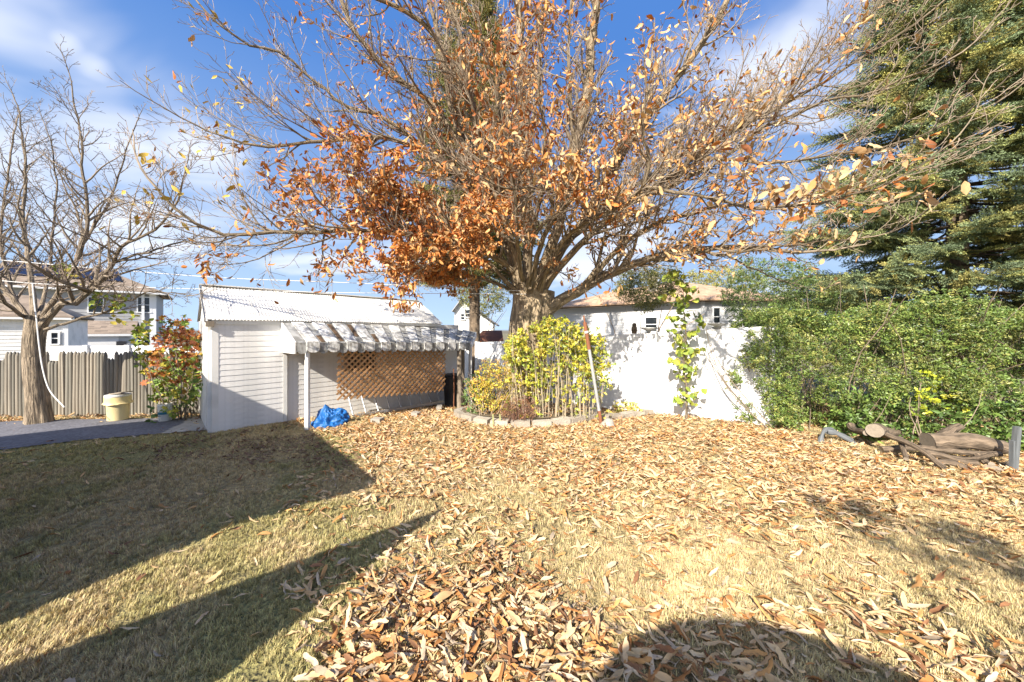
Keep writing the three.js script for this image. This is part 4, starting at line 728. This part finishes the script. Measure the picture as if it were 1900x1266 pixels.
// foliage through a volume: fill(p) tells how likely a cluster is at a point
function shrub(name, label, cat, lo, hi, n, cl, tints, fill, opt = {}) {
  const t = thing(name, label, cat, V((lo.x + hi.x) / 2, 0, (lo.z + hi.z) / 2)); const o = t.position; const ms = [], cs = []; let guard = 0;
  while (ms.length < n && guard++ < n * 40) { const p = V(R(lo.x, hi.x), R(lo.y, hi.y), R(lo.z, hi.z)); const f = fill(p); if (rnd() > f) continue; const tint = pick(tints), k = R(.7, 1.3) * mix(.7, 1.6, fbm(p.x * 2.4, p.y * 2.4, p.z * 2.4, 3)); ms.push(new THREE.Matrix4().compose(p.clone().sub(o), new THREE.Quaternion().setFromEuler(E(R(0, 6), R(0, 6), R(0, 6))), V(1, 1, 1).multiplyScalar(R(.7, 1.3) * (opt.scale ?? 1)))); cs.push(tint.map((v) => v * k)); }
  stuff(inst('leaves', clusters[cl], mat.vcGloss, ms, cs, t));
  const g = new Geo(); for (let k = 0; k < (opt.stems ?? 30); k++) { let x = R(lo.x, hi.x), z = R(lo.z, hi.z); if (opt.narrow) { x = mix((lo.x + hi.x) / 2, x, opt.narrow); z = mix((lo.z + hi.z) / 2, z, opt.narrow); } if (opt.where) [x, z] = opt.where(); const y0 = opt.base ?? G(x, z), pts = []; const d = V(R(-.25, .25), 1, R(-.25, .25)); let p = V(x, y0, z); const H = (hi.y - y0) * R(.5, 1); for (let i = 0; i <= 5; i++) { pts.push(p.clone().sub(o)); d.addScaledVector(randDir(), opt.wob ?? .25).normalize(); p = p.clone().addScaledVector(d, H / 5); } const r = R(.004, .012) * (opt.thick ?? 1); g.tube(pts, pts.map((_, i) => r * (1 - i * .12)), 5, 1, false); }
  stuff(mesh('stems', g.build(), opt.stemMat ?? mat.twig, t)); return t;
}
const blob = (p, c, r, soft = .35) => { const q = V((p.x - c.x) / r.x, (p.y - c.y) / r.y, (p.z - c.z) / r.z).length(); const n = fbm(p.x * 2 + 3, p.y * 2, p.z * 2, 3) - .5; const e = 1 - q - n * soft * 2; return e < 0 ? 0 : q < .5 ? .25 : 1; };
{
  // clipped hedge at right: a thick wall of privet
  seed(501);
  const A = V(4.40, 0, -6.02), B = V(8.6, 0, -4.35), dir = B.clone().sub(A).normalize(), nrm = V(-dir.z, 0, dir.x); // nrm points away from the lawn or towards it
  if (nrm.z < 0) nrm.negate();
  const len = A.distanceTo(B);
  const fill = (p) => { if (blob(p, V(4.70, 1.05, -5.66), V(.30, 1.2, .26), .45) > .5) return .8; const q = p.clone().sub(A).setY(0), u = q.dot(dir), w = q.dot(nrm); const n = fbm(p.x * 1.3, p.y * 1.3, p.z * 1.3, 3) - .5, n2 = fbm(p.x * 3.2, p.y * 3.2, p.z * 3.2 + 5, 2) - .5; const top = 2.10 + .9 * n + .3 * n2, bulge = .30 + .75 * n + .4 * n2 - .3 * step(.9, .0, p.y) ; if (u < -.22 + .5 * n + .25 * step(1.3, 2.2, p.y) || u > len || p.y > top || w > bulge || w < -1.0) return 0; if (n2 < mix(-.03, -.12, step(.7, 1.9, p.y)) || fbm(p.x * 5, p.y * 5, p.z * 5 + 9, 2) < .36) return 0; const dpt = Math.min(bulge - w, top - p.y, u + .4); return dpt < .32 ? 1 : .12; };
  shrub('privet_hedge', 'dense overgrown green hedge in front of the white fence at right', 'hedge', V(4.0, .05, -7.2), V(8.8, 2.7, -4.0), 9000, 'privet', [[.15, .215, .045], [.11, .17, .035], [.20, .25, .055], [.27, .28, .075], [.09, .14, .035]], fill, { stems: 130, wob: .3, stemMat: mat.branch, where: () => { const q = A.clone().addScaledVector(dir, R(-.1, len)).addScaledVector(nrm, R(-.8, .0)); return [q.x, q.z]; } });
  seed(502);
  shrub('laurel_shrub', 'glossy broad leaved evergreen shrub growing behind the log pile', 'shrub', V(5.4, 0, -5.8), V(8.2, 1.0, -4.3), 420, 'broad', [[.09, .15, .035], [.12, .19, .04], [.16, .22, .05]], (p) => { const q = p.clone().sub(A).setY(0), w = q.dot(nrm); return w > .1 && w < .34 + .25 * (fbm(p.x * 2, p.y * 2, p.z * 2, 2) - .5) && p.y < .95 - .4 * fbm(p.x * 1.5, 2, p.z, 2) ? 1 : 0; }, { stems: 25, where: () => { const q = A.clone().addScaledVector(dir, R(1.2, 3.6)).addScaledVector(nrm, R(-.1, .3)); return [q.x, q.z]; } });
  seed(503);
  const yv = at(1735, 730, 4.95); shrub('yellow_vine', 'yellow green creeper leaves hanging in the middle of the hedge', 'vine', V(yv.x - .35, yv.y - .35, yv.z - .1), V(yv.x + .35, yv.y + .35, yv.z + .14), 34, 'medium', [[.42, .46, .04], [.50, .48, .05], [.30, .38, .05]], () => 1, { stems: 4 });
  seed(504);
  const hc = at(1440, 545, 8.4); shrub('holly_tree', 'dark green small leaved tree behind the left end of the hedge', 'tree', V(hc.x - 1.6, hc.y - 1.0, hc.z - .8), V(hc.x + 2.0, hc.y + 1.0, hc.z + .6), 1500, 'privet', [[.08, .13, .035], [.11, .16, .04], [.15, .19, .05]], (p) => Math.max(blob(p, V(hc.x - .2, hc.y, hc.z), V(1.2, .95, .8), .5), blob(p, V(hc.x + 1.0, hc.y - .3, hc.z), V(1.2, .5, .6), .5)), { stems: 22, narrow: .6, thick: 1.6, scale: 1.25, stemMat: mat.branch });
  seed(505);
  const fc = at(1200, 536, 11.2); shrub('garden_tree', 'rounded olive green tree in front of the bungalow roof', 'tree', V(fc.x - 1.3, fc.y - .9, fc.z - 1), V(fc.x + 1.3, fc.y + .9, fc.z + .8), 1300, 'privet', [[.20, .20, .05], [.15, .17, .05], [.26, .22, .06]], (p) => blob(p, fc, V(1.15, .72, .9), .6), { stems: 10, base: -.6, scale: 1.4, narrow: .2, thick: 3 });
  seed(506);
  const fd = at(1345, 525, 19); shrub('garden_tree', 'yellowish treetop behind the bungalow roof peak', 'tree', V(fd.x - 2.4, fd.y - 1.2, fd.z - 2), V(fd.x + 2.4, fd.y + 1.0, fd.z + 1), 700, 'privet', [[.28, .25, .05], [.22, .22, .06]], (p) => blob(p, fd, V(2.3, .9, 1.5), .6), { stems: 8, base: -.6, scale: 2.3, narrow: .2, thick: 4 });
  seed(507);
  const fe = at(900, 560, 18); shrub('garden_tree', 'olive green shrubby tree behind the trunk left side', 'tree', V(fe.x - 2.2, fe.y - 1.3, fe.z - 1), V(fe.x + 1.5, fe.y + 1.6, fe.z + 1), 700, 'privet', [[.24, .23, .06], [.16, .17, .05]], (p) => blob(p, V(fe.x - .2, fe.y + .4, fe.z), V(1.6, 1.1, 1), .6), { stems: 8, base: -.6, scale: 2.2, narrow: .2, thick: 4 });
}
{ // cane shrub in front of the trunk
  seed(511);
  const lo = V(-.12, .1, -6.75), hi = V(1.9, 2.0, -5.95);
  const env = (p) => { const u = (p.x - lo.x) / (hi.x - lo.x), n = fbm(p.x * 2.5, p.y * 2.5, p.z * 2.5, 3) - .5; const top = 1.0 + .95 * Math.pow(Math.sin(Math.PI * clamp(u * .80 + .12)), .8) + .5 * n; if (p.y > top) return 0; const c = step(.2, 1.5, p.y); return (.10 + .9 * c) * (n < -.14 ? 0 : 1); };
  const t = shrub('cane_shrub', 'tall shrub of pale canes with yellow green leaves before the trunk', 'shrub', lo, hi, 1350, 'medium', [[.40, .40, .045], [.48, .44, .05], [.30, .34, .05], [.52, .42, .07], [.22, .28, .05]], env, { stems: 0, scale: .82 });
  for (let k = 0; k < 70; k++) { const x = R(lo.x + .12, hi.x - .15), z = R(-6.55, -6.0), y = G(x, z) + .12, pts = []; const d = V((x - .9) * .10 + R(-.08, .08), 1, R(-.06, .06)); let p = V(x, y, z); const H = R(1.0, 1.85) * (x > 1.6 ? .8 : 1); for (let i = 0; i <= 7; i++) { pts.push(p.clone().sub(t.position)); d.addScaledVector(randDir(), .07).normalize(); p = p.clone().addScaledVector(d, H / 7); } const r = R(.005, .011), g = new Geo(); g.tube(pts, pts.map((_, i) => r * (1 - i * .09)), 6, 1, false); mesh('cane', g.build(), M(.42, .35, .24), t); }
  seed(512);
  const yc = at(925, 715, 6.35); shrub('yellow_shrub', 'small yellow leaved shrub left of the canes in the stone bed', 'shrub', V(yc.x - .6, .05, yc.z - .35), V(yc.x + .45, 1.15, yc.z + .3), 330, 'fine', [[.52, .42, .05], [.46, .33, .05], [.36, .34, .05], [.5, .3, .08]], (p) => blob(p, V(yc.x - .05, .62, yc.z), V(.52, .52, .35), .4), { stems: 40, narrow: .6, wob: .3, scale: 1.2 });
  seed(513);
  const gc = at(887, 728, 6.55); shrub('green_shrub', 'dark green leafy shrub beside the wooden awning post', 'shrub', V(gc.x - .35, -.05, gc.z - .3), V(gc.x + .35, .95, gc.z + .3), 190, 'medium', [[.12, .20, .06], [.16, .24, .07], [.09, .15, .05]], (p) => blob(p, V(gc.x, .42, gc.z), V(.34, .46, .3), .3), { stems: 14, narrow: .5, scale: .75 });
  seed(514);
  const rc = at(962, 745, 6.05); shrub('twiggy_shrub', 'reddish brown twiggy dying shrub at the foot of the canes', 'shrub', V(rc.x - .38, .0, rc.z - .2), V(rc.x + .34, .62, rc.z + .25), 90, 'fine', [[.26, .12, .06], [.20, .10, .06], [.34, .2, .09]], (p) => blob(p, V(rc.x, .25, rc.z), V(.36, .3, .25), .3), { stems: 130, narrow: .7, wob: .4, thick: .45, stemMat: M(.22, .12, .08) });
  seed(515);
  const sc = at(1165, 765, 7.0); shrub('low_plant', 'low yellow green plant at the right end of the stone bed', 'plant', V(sc.x - .35, -.05, sc.z - .25), V(sc.x + .3, .22, sc.z + .2), 70, 'medium', [[.36, .36, .06], [.46, .34, .08]], (p) => blob(p, V(sc.x, .06, sc.z), V(.34, .16, .24), .3), { stems: 6, scale: .7 });
}
{ // young tree by the white fence
  seed(521);
  const b = V(3.46, G(3.46, -6.43), -6.43), S = thing('sapling', 'slim sapling with heart shaped green leaves against the white fence', 'tree', b);
  const g = new Geo(), main = curve([V(0, -.05, 0), V(.02, .5, 0), V(-.06, 1.1, .02), V(.0, 1.7, .0), V(-.08, 2.3, .05), V(-.1, 2.95, .1)], 14); g.tube(main, main.map((_, k) => .026 * (1 - k / 16)), 8, 1); mesh('trunk', g.build(), mat.barkPale, S);
  const tw = new Geo(), leafG = [0, 1, 2, 3, 4, 5].map(() => { const q = new Geo(); leafInto(q, new THREE.Matrix4(), .1, .095, R(-.5, .6), R(-.3, .8), [1, 1, 1], 6, 1); const bb = q.build(); bb.deleteAttribute('color'); return bb; }), lm = [M(.26, .33, .05), M(.34, .38, .06), M(.19, .27, .05), M(.44, .43, .07)].map((m) => { m.roughness = .5; return m; });
  let cnt = 0; for (let k = 0; k < 56; k++) { const f = .12 + .88 * k / 56, p = main[Math.min(13, Math.floor(f * 14))].clone().lerp(main[Math.min(14, Math.floor(f * 14) + 1)], f * 14 % 1), a = R(0, 6.28), L = R(.12, .34) * (f > .62 ? 1.6 : 1), e = p.clone().add(V(Math.cos(a) * L, R(-.05, .22), Math.sin(a) * L * .7)); tw.tube([p, p.clone().lerp(e, .5).add(V(0, .03, 0)), e], [.005, .004, .003], 4, 1, false);
    for (let i = 0; i < (k % 3 ? 5 : 6); i++) { const q = p.clone().lerp(e, R(.2, 1.1)), d = randDir(); d.y -= .7; const o = mesh('leaf', pick(leafG), pick(lm), S); o.position.copy(q.add(randDir().multiplyScalar(.03))); o.quaternion.copy(alongX(d, R(0, 6.28))); o.scale.setScalar(R(.8, 1.6)); cnt++; } }
  stuff(mesh('twigs', tw.build(), mat.twig, S));
  // long bare shoots leaning against the fence
  const sh = thing('bare_shoots', 'long bare shoots leaning from the sapling towards the hedge', 'plant', b);
  for (const pts of [[[1318, 640, 6.2], [1345, 690, 6.05], [1385, 740, 5.85], [1432, 792, 5.62]], [[1300, 645, 6.3], [1330, 690, 6.12], [1370, 745, 5.92], [1425, 795, 5.66]], [[1310, 610, 6.25], [1322, 660, 6.2], [1350, 715, 6.0], [1390, 760, 5.82]]]) { const c = curve(pts.map((q) => at(...q).sub(b)), 12), gg = new Geo(); gg.tube(c, c.map((_, k) => .006 + .005 * k / 12), 6, 1); mesh('shoot', gg.build(), mat.branch, sh); }
}
{ // maple shrub by the shed's left side
  seed(531);
  const c = at(330, 690, 6.5), S = thing('maple_shrub', 'bushy young maple turning rust and yellow beside the shed', 'shrub', V(c.x, G(c.x, c.z), c.z));
  const leafG = [0, 1, 2, 3].map((k) => { const g = new Geo(), lob = 7; const c0 = g.v(.05, 0, 0, .5, .5); let f = null, pr = null; for (let i = 0; i <= lob * 2; i++) { const a = -2.5 + 5 * i / (lob * 2), r = (i % 2 ? .036 : .068) * (1 - .12 * Math.abs(a) / 2.5); const v = g.v(.05 + Math.cos(a) * r, .012 * Math.sin(a * 2 + k) - .018 * Math.abs(Math.sin(a)) * (k % 2 ? 1 : -1), Math.sin(a) * r, .5, .5); if (pr !== null) g.tri(c0, pr, v); pr = v; } const s = g.v(-.02, 0, 0), fi = g.v(.01, .0, .004); g.tri(c0, s, fi); return g.build(); });
  const green = [M(.20, .30, .05), M(.28, .36, .06), M(.15, .24, .05), M(.46, .40, .05)], rust = [M(.46, .15, .03), M(.38, .12, .04), M(.55, .26, .05), M(.28, .09, .04)];
  const stem = new Geo(); for (let k = 0; k < 22; k++) { const pts = []; let p = V(R(-.25, .35), 0, R(-.15, .15)); const d = V(R(-.5, .35), 1, R(-.3, .3)); for (let i = 0; i <= 6; i++) { pts.push(p.clone()); d.addScaledVector(randDir(), .16).normalize(); p = p.clone().addScaledVector(d, R(.2, .32)); } stem.tube(pts, pts.map((_, i) => .011 * (1 - i * .12)), 5, 1, false); } stuff(mesh('stems', stem.build(), mat.branch, S));
  let n = 0; const bulk = []; const q = V();
  while (n < 760) { const px = R(262, 386), py = R(588, 775), d = R(6.15, 6.75); const u = (px - 330) / 62, w = (py - 675) / 92; const e = fbm(px * .045, py * .045, d, 2) - .5; const left = px < mix(300, 268, step(600, 700, py)) ? .35 : 1; if (u * u + w * w > .95 + e * 1.2 || rnd() > left) continue; if (py > 752 && px > 330 ) continue;
    const p = at(px, py, d).sub(S.position), dir = randDir(); dir.y -= .5; dir.z += .3; const k = step(720, 640, py + R(-60, 60)); const m = rnd() < k * .8 ? pick(rust) : pick(green); const mtx = new THREE.Matrix4().compose(p, alongX(dir, R(-1, 1)), V(1, 1, 1).multiplyScalar(R(.7, 1.25)));
    if (n < 300 && d < 6.45) { const o = mesh('leaf', pick(leafG), m, S); o.applyMatrix4(mtx); } else { const gg = pick(leafG).clone().applyMatrix4(mtx), cc = new Float32Array(gg.attributes.position.count * 3); for (let i = 0; i < cc.length; i += 3) { cc[i] = m.color.r; cc[i + 1] = m.color.g; cc[i + 2] = m.color.b; } gg.setAttribute('color', new THREE.BufferAttribute(cc, 3)); bulk.push(gg); } n++; }
  stuff(mesh('foliage', mergeGeometries(bulk), mat.vc, S));
}

{
  seed(533); const c1 = casterAt(3.38, 2.9, 4.2), c2 = casterAt(3.7, 2.55, 4.0), c3 = casterAt(3.1, 3.1, 4.5);
  const y = shrub('yard_tree', 'small tree behind the viewer whose soft blotchy shadow falls on the right lawn', 'tree', V(c1.x - .8, 3.2, c1.z - .8), V(c1.x + .9, 5.2, c1.z + .9), 90, 'broad', [[.2, .24, .06]], (p) => Math.max(blob(p, V(c1.x, 4.2, c1.z), V(.2, .45, .2), .3), blob(p, V(c2.x, 4.0, c2.z), V(.22, .4, .25), .3), .5 * blob(p, V(c3.x, 4.5, c3.z), V(.15, .4, .15), .3)), { stems: 5, base: 0, narrow: .15, thick: 2.5, wob: .12 });
  y.userData.kind = 'structure'; delete y.userData.category;
}

// ---------- stone edged bed ----------
{
  seed(541);
  const bed = thing('planting_bed', 'low curved bed of tan stone blocks around the big tree', 'planter', V(.3, 0, -7.05));
  const soil = new Geo(); const c0 = soil.v(0, G(.3, -7.05) + .20, 0); for (let k = 0; k <= 40; k++) { const a = k / 40 * 6.28, x = Math.cos(a) * 1.42, z = Math.sin(a) * 1.12; soil.v(x, G(.3 + x, -7.05 + z) + .13, z, x, z); if (k) soil.tri(c0, soil.p.length / 3 - 1, soil.p.length / 3 - 2); } mesh('soil', soil.build(), M(.22, .17, .11, { map: tGround }), bed);
  const n = 24; for (let k = 0; k < n; k++) { const a = k / n * 6.283 + .1, x = Math.cos(a) * 1.46, z = Math.sin(a) * 1.16; const w = .325 * R(.86, 1.1); const g = rough(new THREE.BoxGeometry(w, .17, .17, 8, 5, 5), .028, 6); const o = mesh('stone', g, pick(mat.stone), bed); o.position.set(x, G(.3 + x, -7.05 + z) + .035 + R(-.018, .012), z); o.rotation.set(R(-.05, .05), -Math.atan2(1.16 * Math.cos(a), -1.46 * Math.sin(a)) + R(-.05, .05), R(-.04, .04)); }
  for (let k = 0; k < 5; k++) { const x = 1.52 + k * .27, z = .62 - k * .06 - k * k * .02; const o = mesh('stone', rough(new THREE.BoxGeometry(.27, .13, .15, 6, 4, 4), .03, 7), pick(mat.stone), bed); o.position.set(x, G(.3 + x, -7.05 + z) + .05, z); o.rotation.set(R(-.1, .1), .3 + R(-.1, .1), R(-.1, .1)); }
  // litter of leaves in the bed
  const lt = new Geo(); for (let k = 0; k < 900; k++) { const a = R(0, 6.28), r = Math.sqrt(rnd()), x = Math.cos(a) * 1.35 * r, z = Math.sin(a) * 1.05 * r; const c = pick([[.56, .37, .2], [.5, .31, .15], [.42, .22, .09], [.6, .42, .25], [.34, .17, .08]]); leafInto(lt, TRS(V(x, G(.3 + x, -7.05 + z) + .16 + .05 * (1 - r) + R(0, .03), z), E(R(-.6, .6), R(0, 6.28), R(-.3, .3))), R(.07, .12), .035, R(.5, 1.8) * (rnd() < .5 ? 1 : -1), R(-.6, .8), c, 3); } stuff(mesh('leaf_litter', lt.build(), mat.vc, bed));
  for (const [px, lab] of [[915, 'short green stake at the front left of the stone bed'], [928, 'second short green stake just right of the first at the bed front']]) { const c = at(px, 790, 5.9); const o = mesh('garden_stake', rough(box(.028, .24, .02), .004), M(.50, .52, .24, { map: tWood })); o.position.set(c.x, G(c.x, c.z) + .10, c.z); o.rotation.z = .05; tag(o, lab, 'stake'); }
}
{ // leaning clothes pole
  const a = at(1116, 782, 6.0), b = at(1084, 592, 5.85), p = thing('clothes_pole', 'leaning grey metal pole with rusty top and concrete footing', 'pole', V(a.x, G(a.x, a.z), a.z)); const e = b.clone().sub(p.position), L = (t) => e.clone().multiplyScalar(t);
  const tb = (n, t0, t1, r, m) => { const g = new Geo(); g.tube([L(t0), L((t0 + t1) / 2), L(t1)], [r, r, r], 14, 1); return mesh(n, g.build(), m, p); };
  tb('pole_foot', -.02, .14, .031, mat.rust); tb('pole_shaft', .14, .72, .029, mat.galv); tb('pole_top', .72, .97, .034, mat.rust); tb('collar', .87, .89, .040, mat.galv); tb('tip', .97, 1.03, .014, mat.rust);
  const f = mesh('footing', rough(new THREE.CylinderGeometry(.06, .16, .17, 14, 4).translate(0, .06, 0), .05, 8), mat.concrete, p); f.position.set(.09, 0, .1); f.rotation.z = -.15;
}
// clothes lines
{
  const ln = (name, pts, label, r = .0055) => { const c = curve(pts.map((q) => at(...q)), 40), g = new Geo(); g.tube(c, c.map(() => r), 6, 1); tag(mesh(name, g.build(), mat.rope), label, 'clothes line'); };
  ln('clothes_line', [[-80, 476, 5.8], [62, 488, 5.85], [202, 500, 5.9], [420, 516, 6.1], [625, 524, 6.3], [800, 532, 6.5], [965, 540, 6.75]], 'upper white clothes line running from left edge to the big trunk');
  ln('clothes_line', [[-80, 513, 5.75], [60, 526, 5.85], [190, 531, 5.9], [316, 535, 6.0], [620, 543, 6.25], [830, 545, 6.5], [980, 546, 6.72]], 'lower white clothes line running from left edge to the big trunk');
  ln('hanging_rope', [[60, 526, 5.84], [63, 560, 5.84], [67, 590, 5.84], [72, 640, 5.84], [80, 690, 5.82], [92, 725, 5.8], [119, 756, 5.75]], 'white rope hanging down the bare tree trunk', .009);
}
// ---------- bin, bucket ----------
{ const c = at(219, 771, 6.35), b = thing('yellow_tub', 'pale yellow round plastic tub by the stockade fence', 'tub', V(c.x, G(c.x, c.z) + .01, c.z)); b.scale.set(.66, .92, .66); const P = (q) => q.map((v) => new THREE.Vector2(...v));
  mesh('body', new THREE.LatheGeometry(P([[0, 0], [.20, 0], [.215, .02], [.24, .42], [.262, .43], [.265, .455], [.25, .46], [.245, .50]]), 36), mat.yellowPlastic, b);
  const bag = rough(new THREE.LatheGeometry(P([[.31, .36], [.272, .40], [.272, .47], [.262, .53], [.24, .52]]), 40, 0, 6.283), .045, 7); mesh('bag_rim', bag, M(.78, .62, .30, { roughness: .4 }), b);
  mesh('lid', rough(new THREE.CylinderGeometry(.27, .27, .035, 32), .012).translate(0, .53, 0), mat.whitePlastic, b); const l = mesh('board', rough(box(.36, .02, .3), .015), mat.oldWood, b); l.position.set(.06, .58, -.02); l.rotation.z = .08;
  // recycling arrows printed on the side
  const ar = new Geo(); for (let k = 0; k < 3; k++) { const a0 = k * 2.094 + .25, pts = []; for (let i = 0; i <= 4; i++) { const a = a0 + i * .36; pts.push([Math.cos(a), Math.sin(a)]); } for (let i = 0; i < 4; i++) { const r = (q, s) => { const x = q[0] * s, y = q[1] * s + .27, th = x / .228 - .35; return ar.v(Math.sin(th) * .2315, y, Math.cos(th) * .2315); }; const w = i === 3 ? .022 : .009; ar.quad(r(pts[i], .05 - w), r(pts[i], .05 + w), r(pts[i + 1], .05 + (i === 3 ? .001 : w)), r(pts[i + 1], .05 - (i === 3 ? .001 : w))); } } stuff(mesh('recycling_mark', ar.build(), M(.22, .42, .26), b)).userData.kind = undefined; }
{ const c = at(306, 778, 6.28), b = thing('white_bucket', 'white paint bucket with blue band under the maple shrub', 'bucket', V(c.x, G(c.x, c.z) + .015, c.z)); b.scale.set(.68, .95, .68); const P = (q) => q.map((v) => new THREE.Vector2(...v));
  mesh('body', new THREE.LatheGeometry(P([[0, 0], [.132, 0], [.137, .015], [.148, .30], [.158, .305], [.158, .325], [.150, .33], [.150, .35], [.14, .35], [.136, .04], [0, .03]]), 32), mat.whitePlastic, b); mesh('label_band', new THREE.CylinderGeometry(.1455, .1435, .05, 32, 1, true).translate(0, .17, 0), M(.05, .22, .34), b);
  const h = new Geo(); const hp = []; for (let k = 0; k <= 16; k++) { const a = k / 16 * Math.PI; hp.push(V(Math.cos(a) * .16, .31 - Math.sin(a) * .10, Math.sin(a) * .12)); } h.tube(hp, hp.map(() => .0035), 5); mesh('handle', h.build(), mat.alu, b);
  const v = thing('bucket_vine', 'few dark green vine leaves hanging over the white bucket', 'vine', V(c.x, G(c.x, c.z), c.z)); seed(551); const lg = new Geo(); leafInto(lg, new THREE.Matrix4(), .10, .085, .4, .4, [1, 1, 1], 5, 1); const gl = lg.build(); gl.deleteAttribute('color'); for (let k = 0; k < 16; k++) { const o = mesh('leaf', gl, pick([M(.09, .17, .05), M(.14, .22, .06)]), v); o.position.set(R(-.10, .02), R(-.02, .34), .13 + R(-.01, .04)); const d = randDir(); d.z += .8; d.y -= .4; o.quaternion.copy(alongX(d, R(0, 6))); o.scale.setScalar(R(.6, 1)); } const vg = new Geo(); vg.tube([V(-.05, .4, .16), V(-.1, .25, .17), V(-.06, .1, .17), V(-.1, 0, .2)], [.004, .004, .004, .003], 5); mesh('stem', vg.build(), mat.twig, v); }
// ---------- logs ----------
function log(px0, py0, d0, px1, py1, d1, r, label, name = 'log', bendy = .03) {
  const a = at(px0, py0, d0 - .36), b = at(px1, py1, d1 - .36); const o = thing(name, label, name === 'log' ? 'log' : 'branch', a); const e = b.clone().sub(a); const pts = []; for (let k = 0; k <= 10; k++) { const t = k / 10; pts.push(e.clone().multiplyScalar(t).add(V(0, bendy * Math.sin(t * 5 + px0), bendy * Math.cos(t * 4 + px1)))); }
  const rr = pts.map((_, k) => r * (1 - .2 * k / 10) * (1 + .1 * (h3(k, px0, 4) - .5))); const g = new Geo(); g.tube(pts, rr, 18, 1.4, false); mesh('bark', rough(g.build(), r * .22, 9), mat.logBark, o);
  for (const k of [0, 10]) { const c = new Geo(), t = pts[Math.min(10, k + 1)].clone().sub(pts[Math.max(0, k - 1)]).normalize(); const q = alongX(t); c.v(pts[k].x, pts[k].y, pts[k].z, .5, .5); for (let i = 0; i <= 18; i++) { const v = V(k ? .004 : -.004, Math.cos(i / 18 * 6.283) * rr[k] * .99, Math.sin(i / 18 * 6.283) * rr[k] * .99).applyQuaternion(q).add(pts[k]); c.v(v.x, v.y, v.z, .5 + .5 * Math.cos(i / 3), .5 + .5 * Math.sin(i / 3)); if (i) c.tri(0, i, i + 1); } mesh('cut_end', c.build(), mat.logEnd, o); }
  return o;
}
{
  const big = log(1727, 818, 4.82, 1857, 826, 4.70, .115, 'thick grey log lying on top of the pile by the hedge'); const sg = new Geo(); sg.tube([V(.15, .04, 0), V(.32, .15, -.02), V(.46, .19, -.04)], [.075, .05, .042], 12, 1.4); mesh('branch_stub', rough(sg.build(), .02, 9), mat.logBark, big);
  log(1640, 836, 4.92, 1850, 837, 4.60, .042, 'long straight pole lying below the thick log'); log(1645, 803, 4.9, 1758, 868, 4.32, .036, 'slanting pole leaning down from the pile onto the leaves'); log(1716, 843, 4.75, 1812, 858, 4.5, .045, 'short crooked log under the long pole', 'log', .02);
  log(1812, 846, 4.62, 1846, 868, 4.42, .04, 'stubby log propped at the right end of the pile'); log(1622, 802, 5.05, 1660, 800, 5.6, .098, 'log seen end on with its grey round cut face under the hedge'); log(1580, 790, 5.5, 1604, 806, 5.15, .05, 'thin log end poking from the hedge left of the round cut face');
  log(1851, 878, 4.36, 1882, 868, 4.75, .10, 'stump lying with its dark cut face towards the viewer at far right'); log(1672, 815, 4.85, 1680, 850, 4.6, .03, 'short upright stick crossing behind the slanting pole', 'stick', .01); log(1762, 850, 4.7, 1845, 846, 4.45, .03, 'thin curved branch low in the log pile', 'stick', .02);
  log(1740, 862, 4.55, 1800, 868, 4.4, .05, 'half buried log at the front of the pile in leaves');
  seed(561);
  const b = at(1882, 893, 4.05); const p = thing('grey_post', 'split blue grey wooden post standing at the right edge', 'post', V(b.x, G(b.x, b.z) - .05, b.z)); const pg = rough(box(.052, .60, .045, 0, .3, 0), .02, 5); const q = mesh('upright', pg, mat.greyWood, p); q.rotation.z = -.05; const q2 = mesh('split_piece', rough(box(.022, .42, .04, -.036, .22, .01), .015, 6), mat.greyWood, p); q2.rotation.z = .02; 
  const s = at(1540, 825, 5.15), w = thing('broken_wood', 'weathered grey forked piece of wood lying on the leaves', 'wood scrap', V(s.x, G(s.x, s.z) + .02, s.z)); const tb = (pts, r, n) => { const g = new Geo(), c = curve(pts.map((v) => V(...v)), 12); g.tube(c, c.map((_, k) => r * (1 + .3 * Math.sin(k))), 8, 1); return mesh(n, rough(g.build(), .035, 8), mat.greyWood, w); };
  tb([[-.24, -.04, .1], [-.16, .12, .05], [-.02, .16, 0], [.04, .15, 0]], .028, 'fork_arm'); tb([[-.10, .13, .05], [.05, .09, .1], [.2, -.02, .2]], .032, 'fork_arm'); tb([[.0, .17, 0], [.15, .1, 0], [.32, .0, .02]], .013, 'splinter'); tb([[.02, .15, 0], [.2, .05, .1], [.3, -.02, .16]], .012, 'splinter');
}
renderer.render(scene, camera);
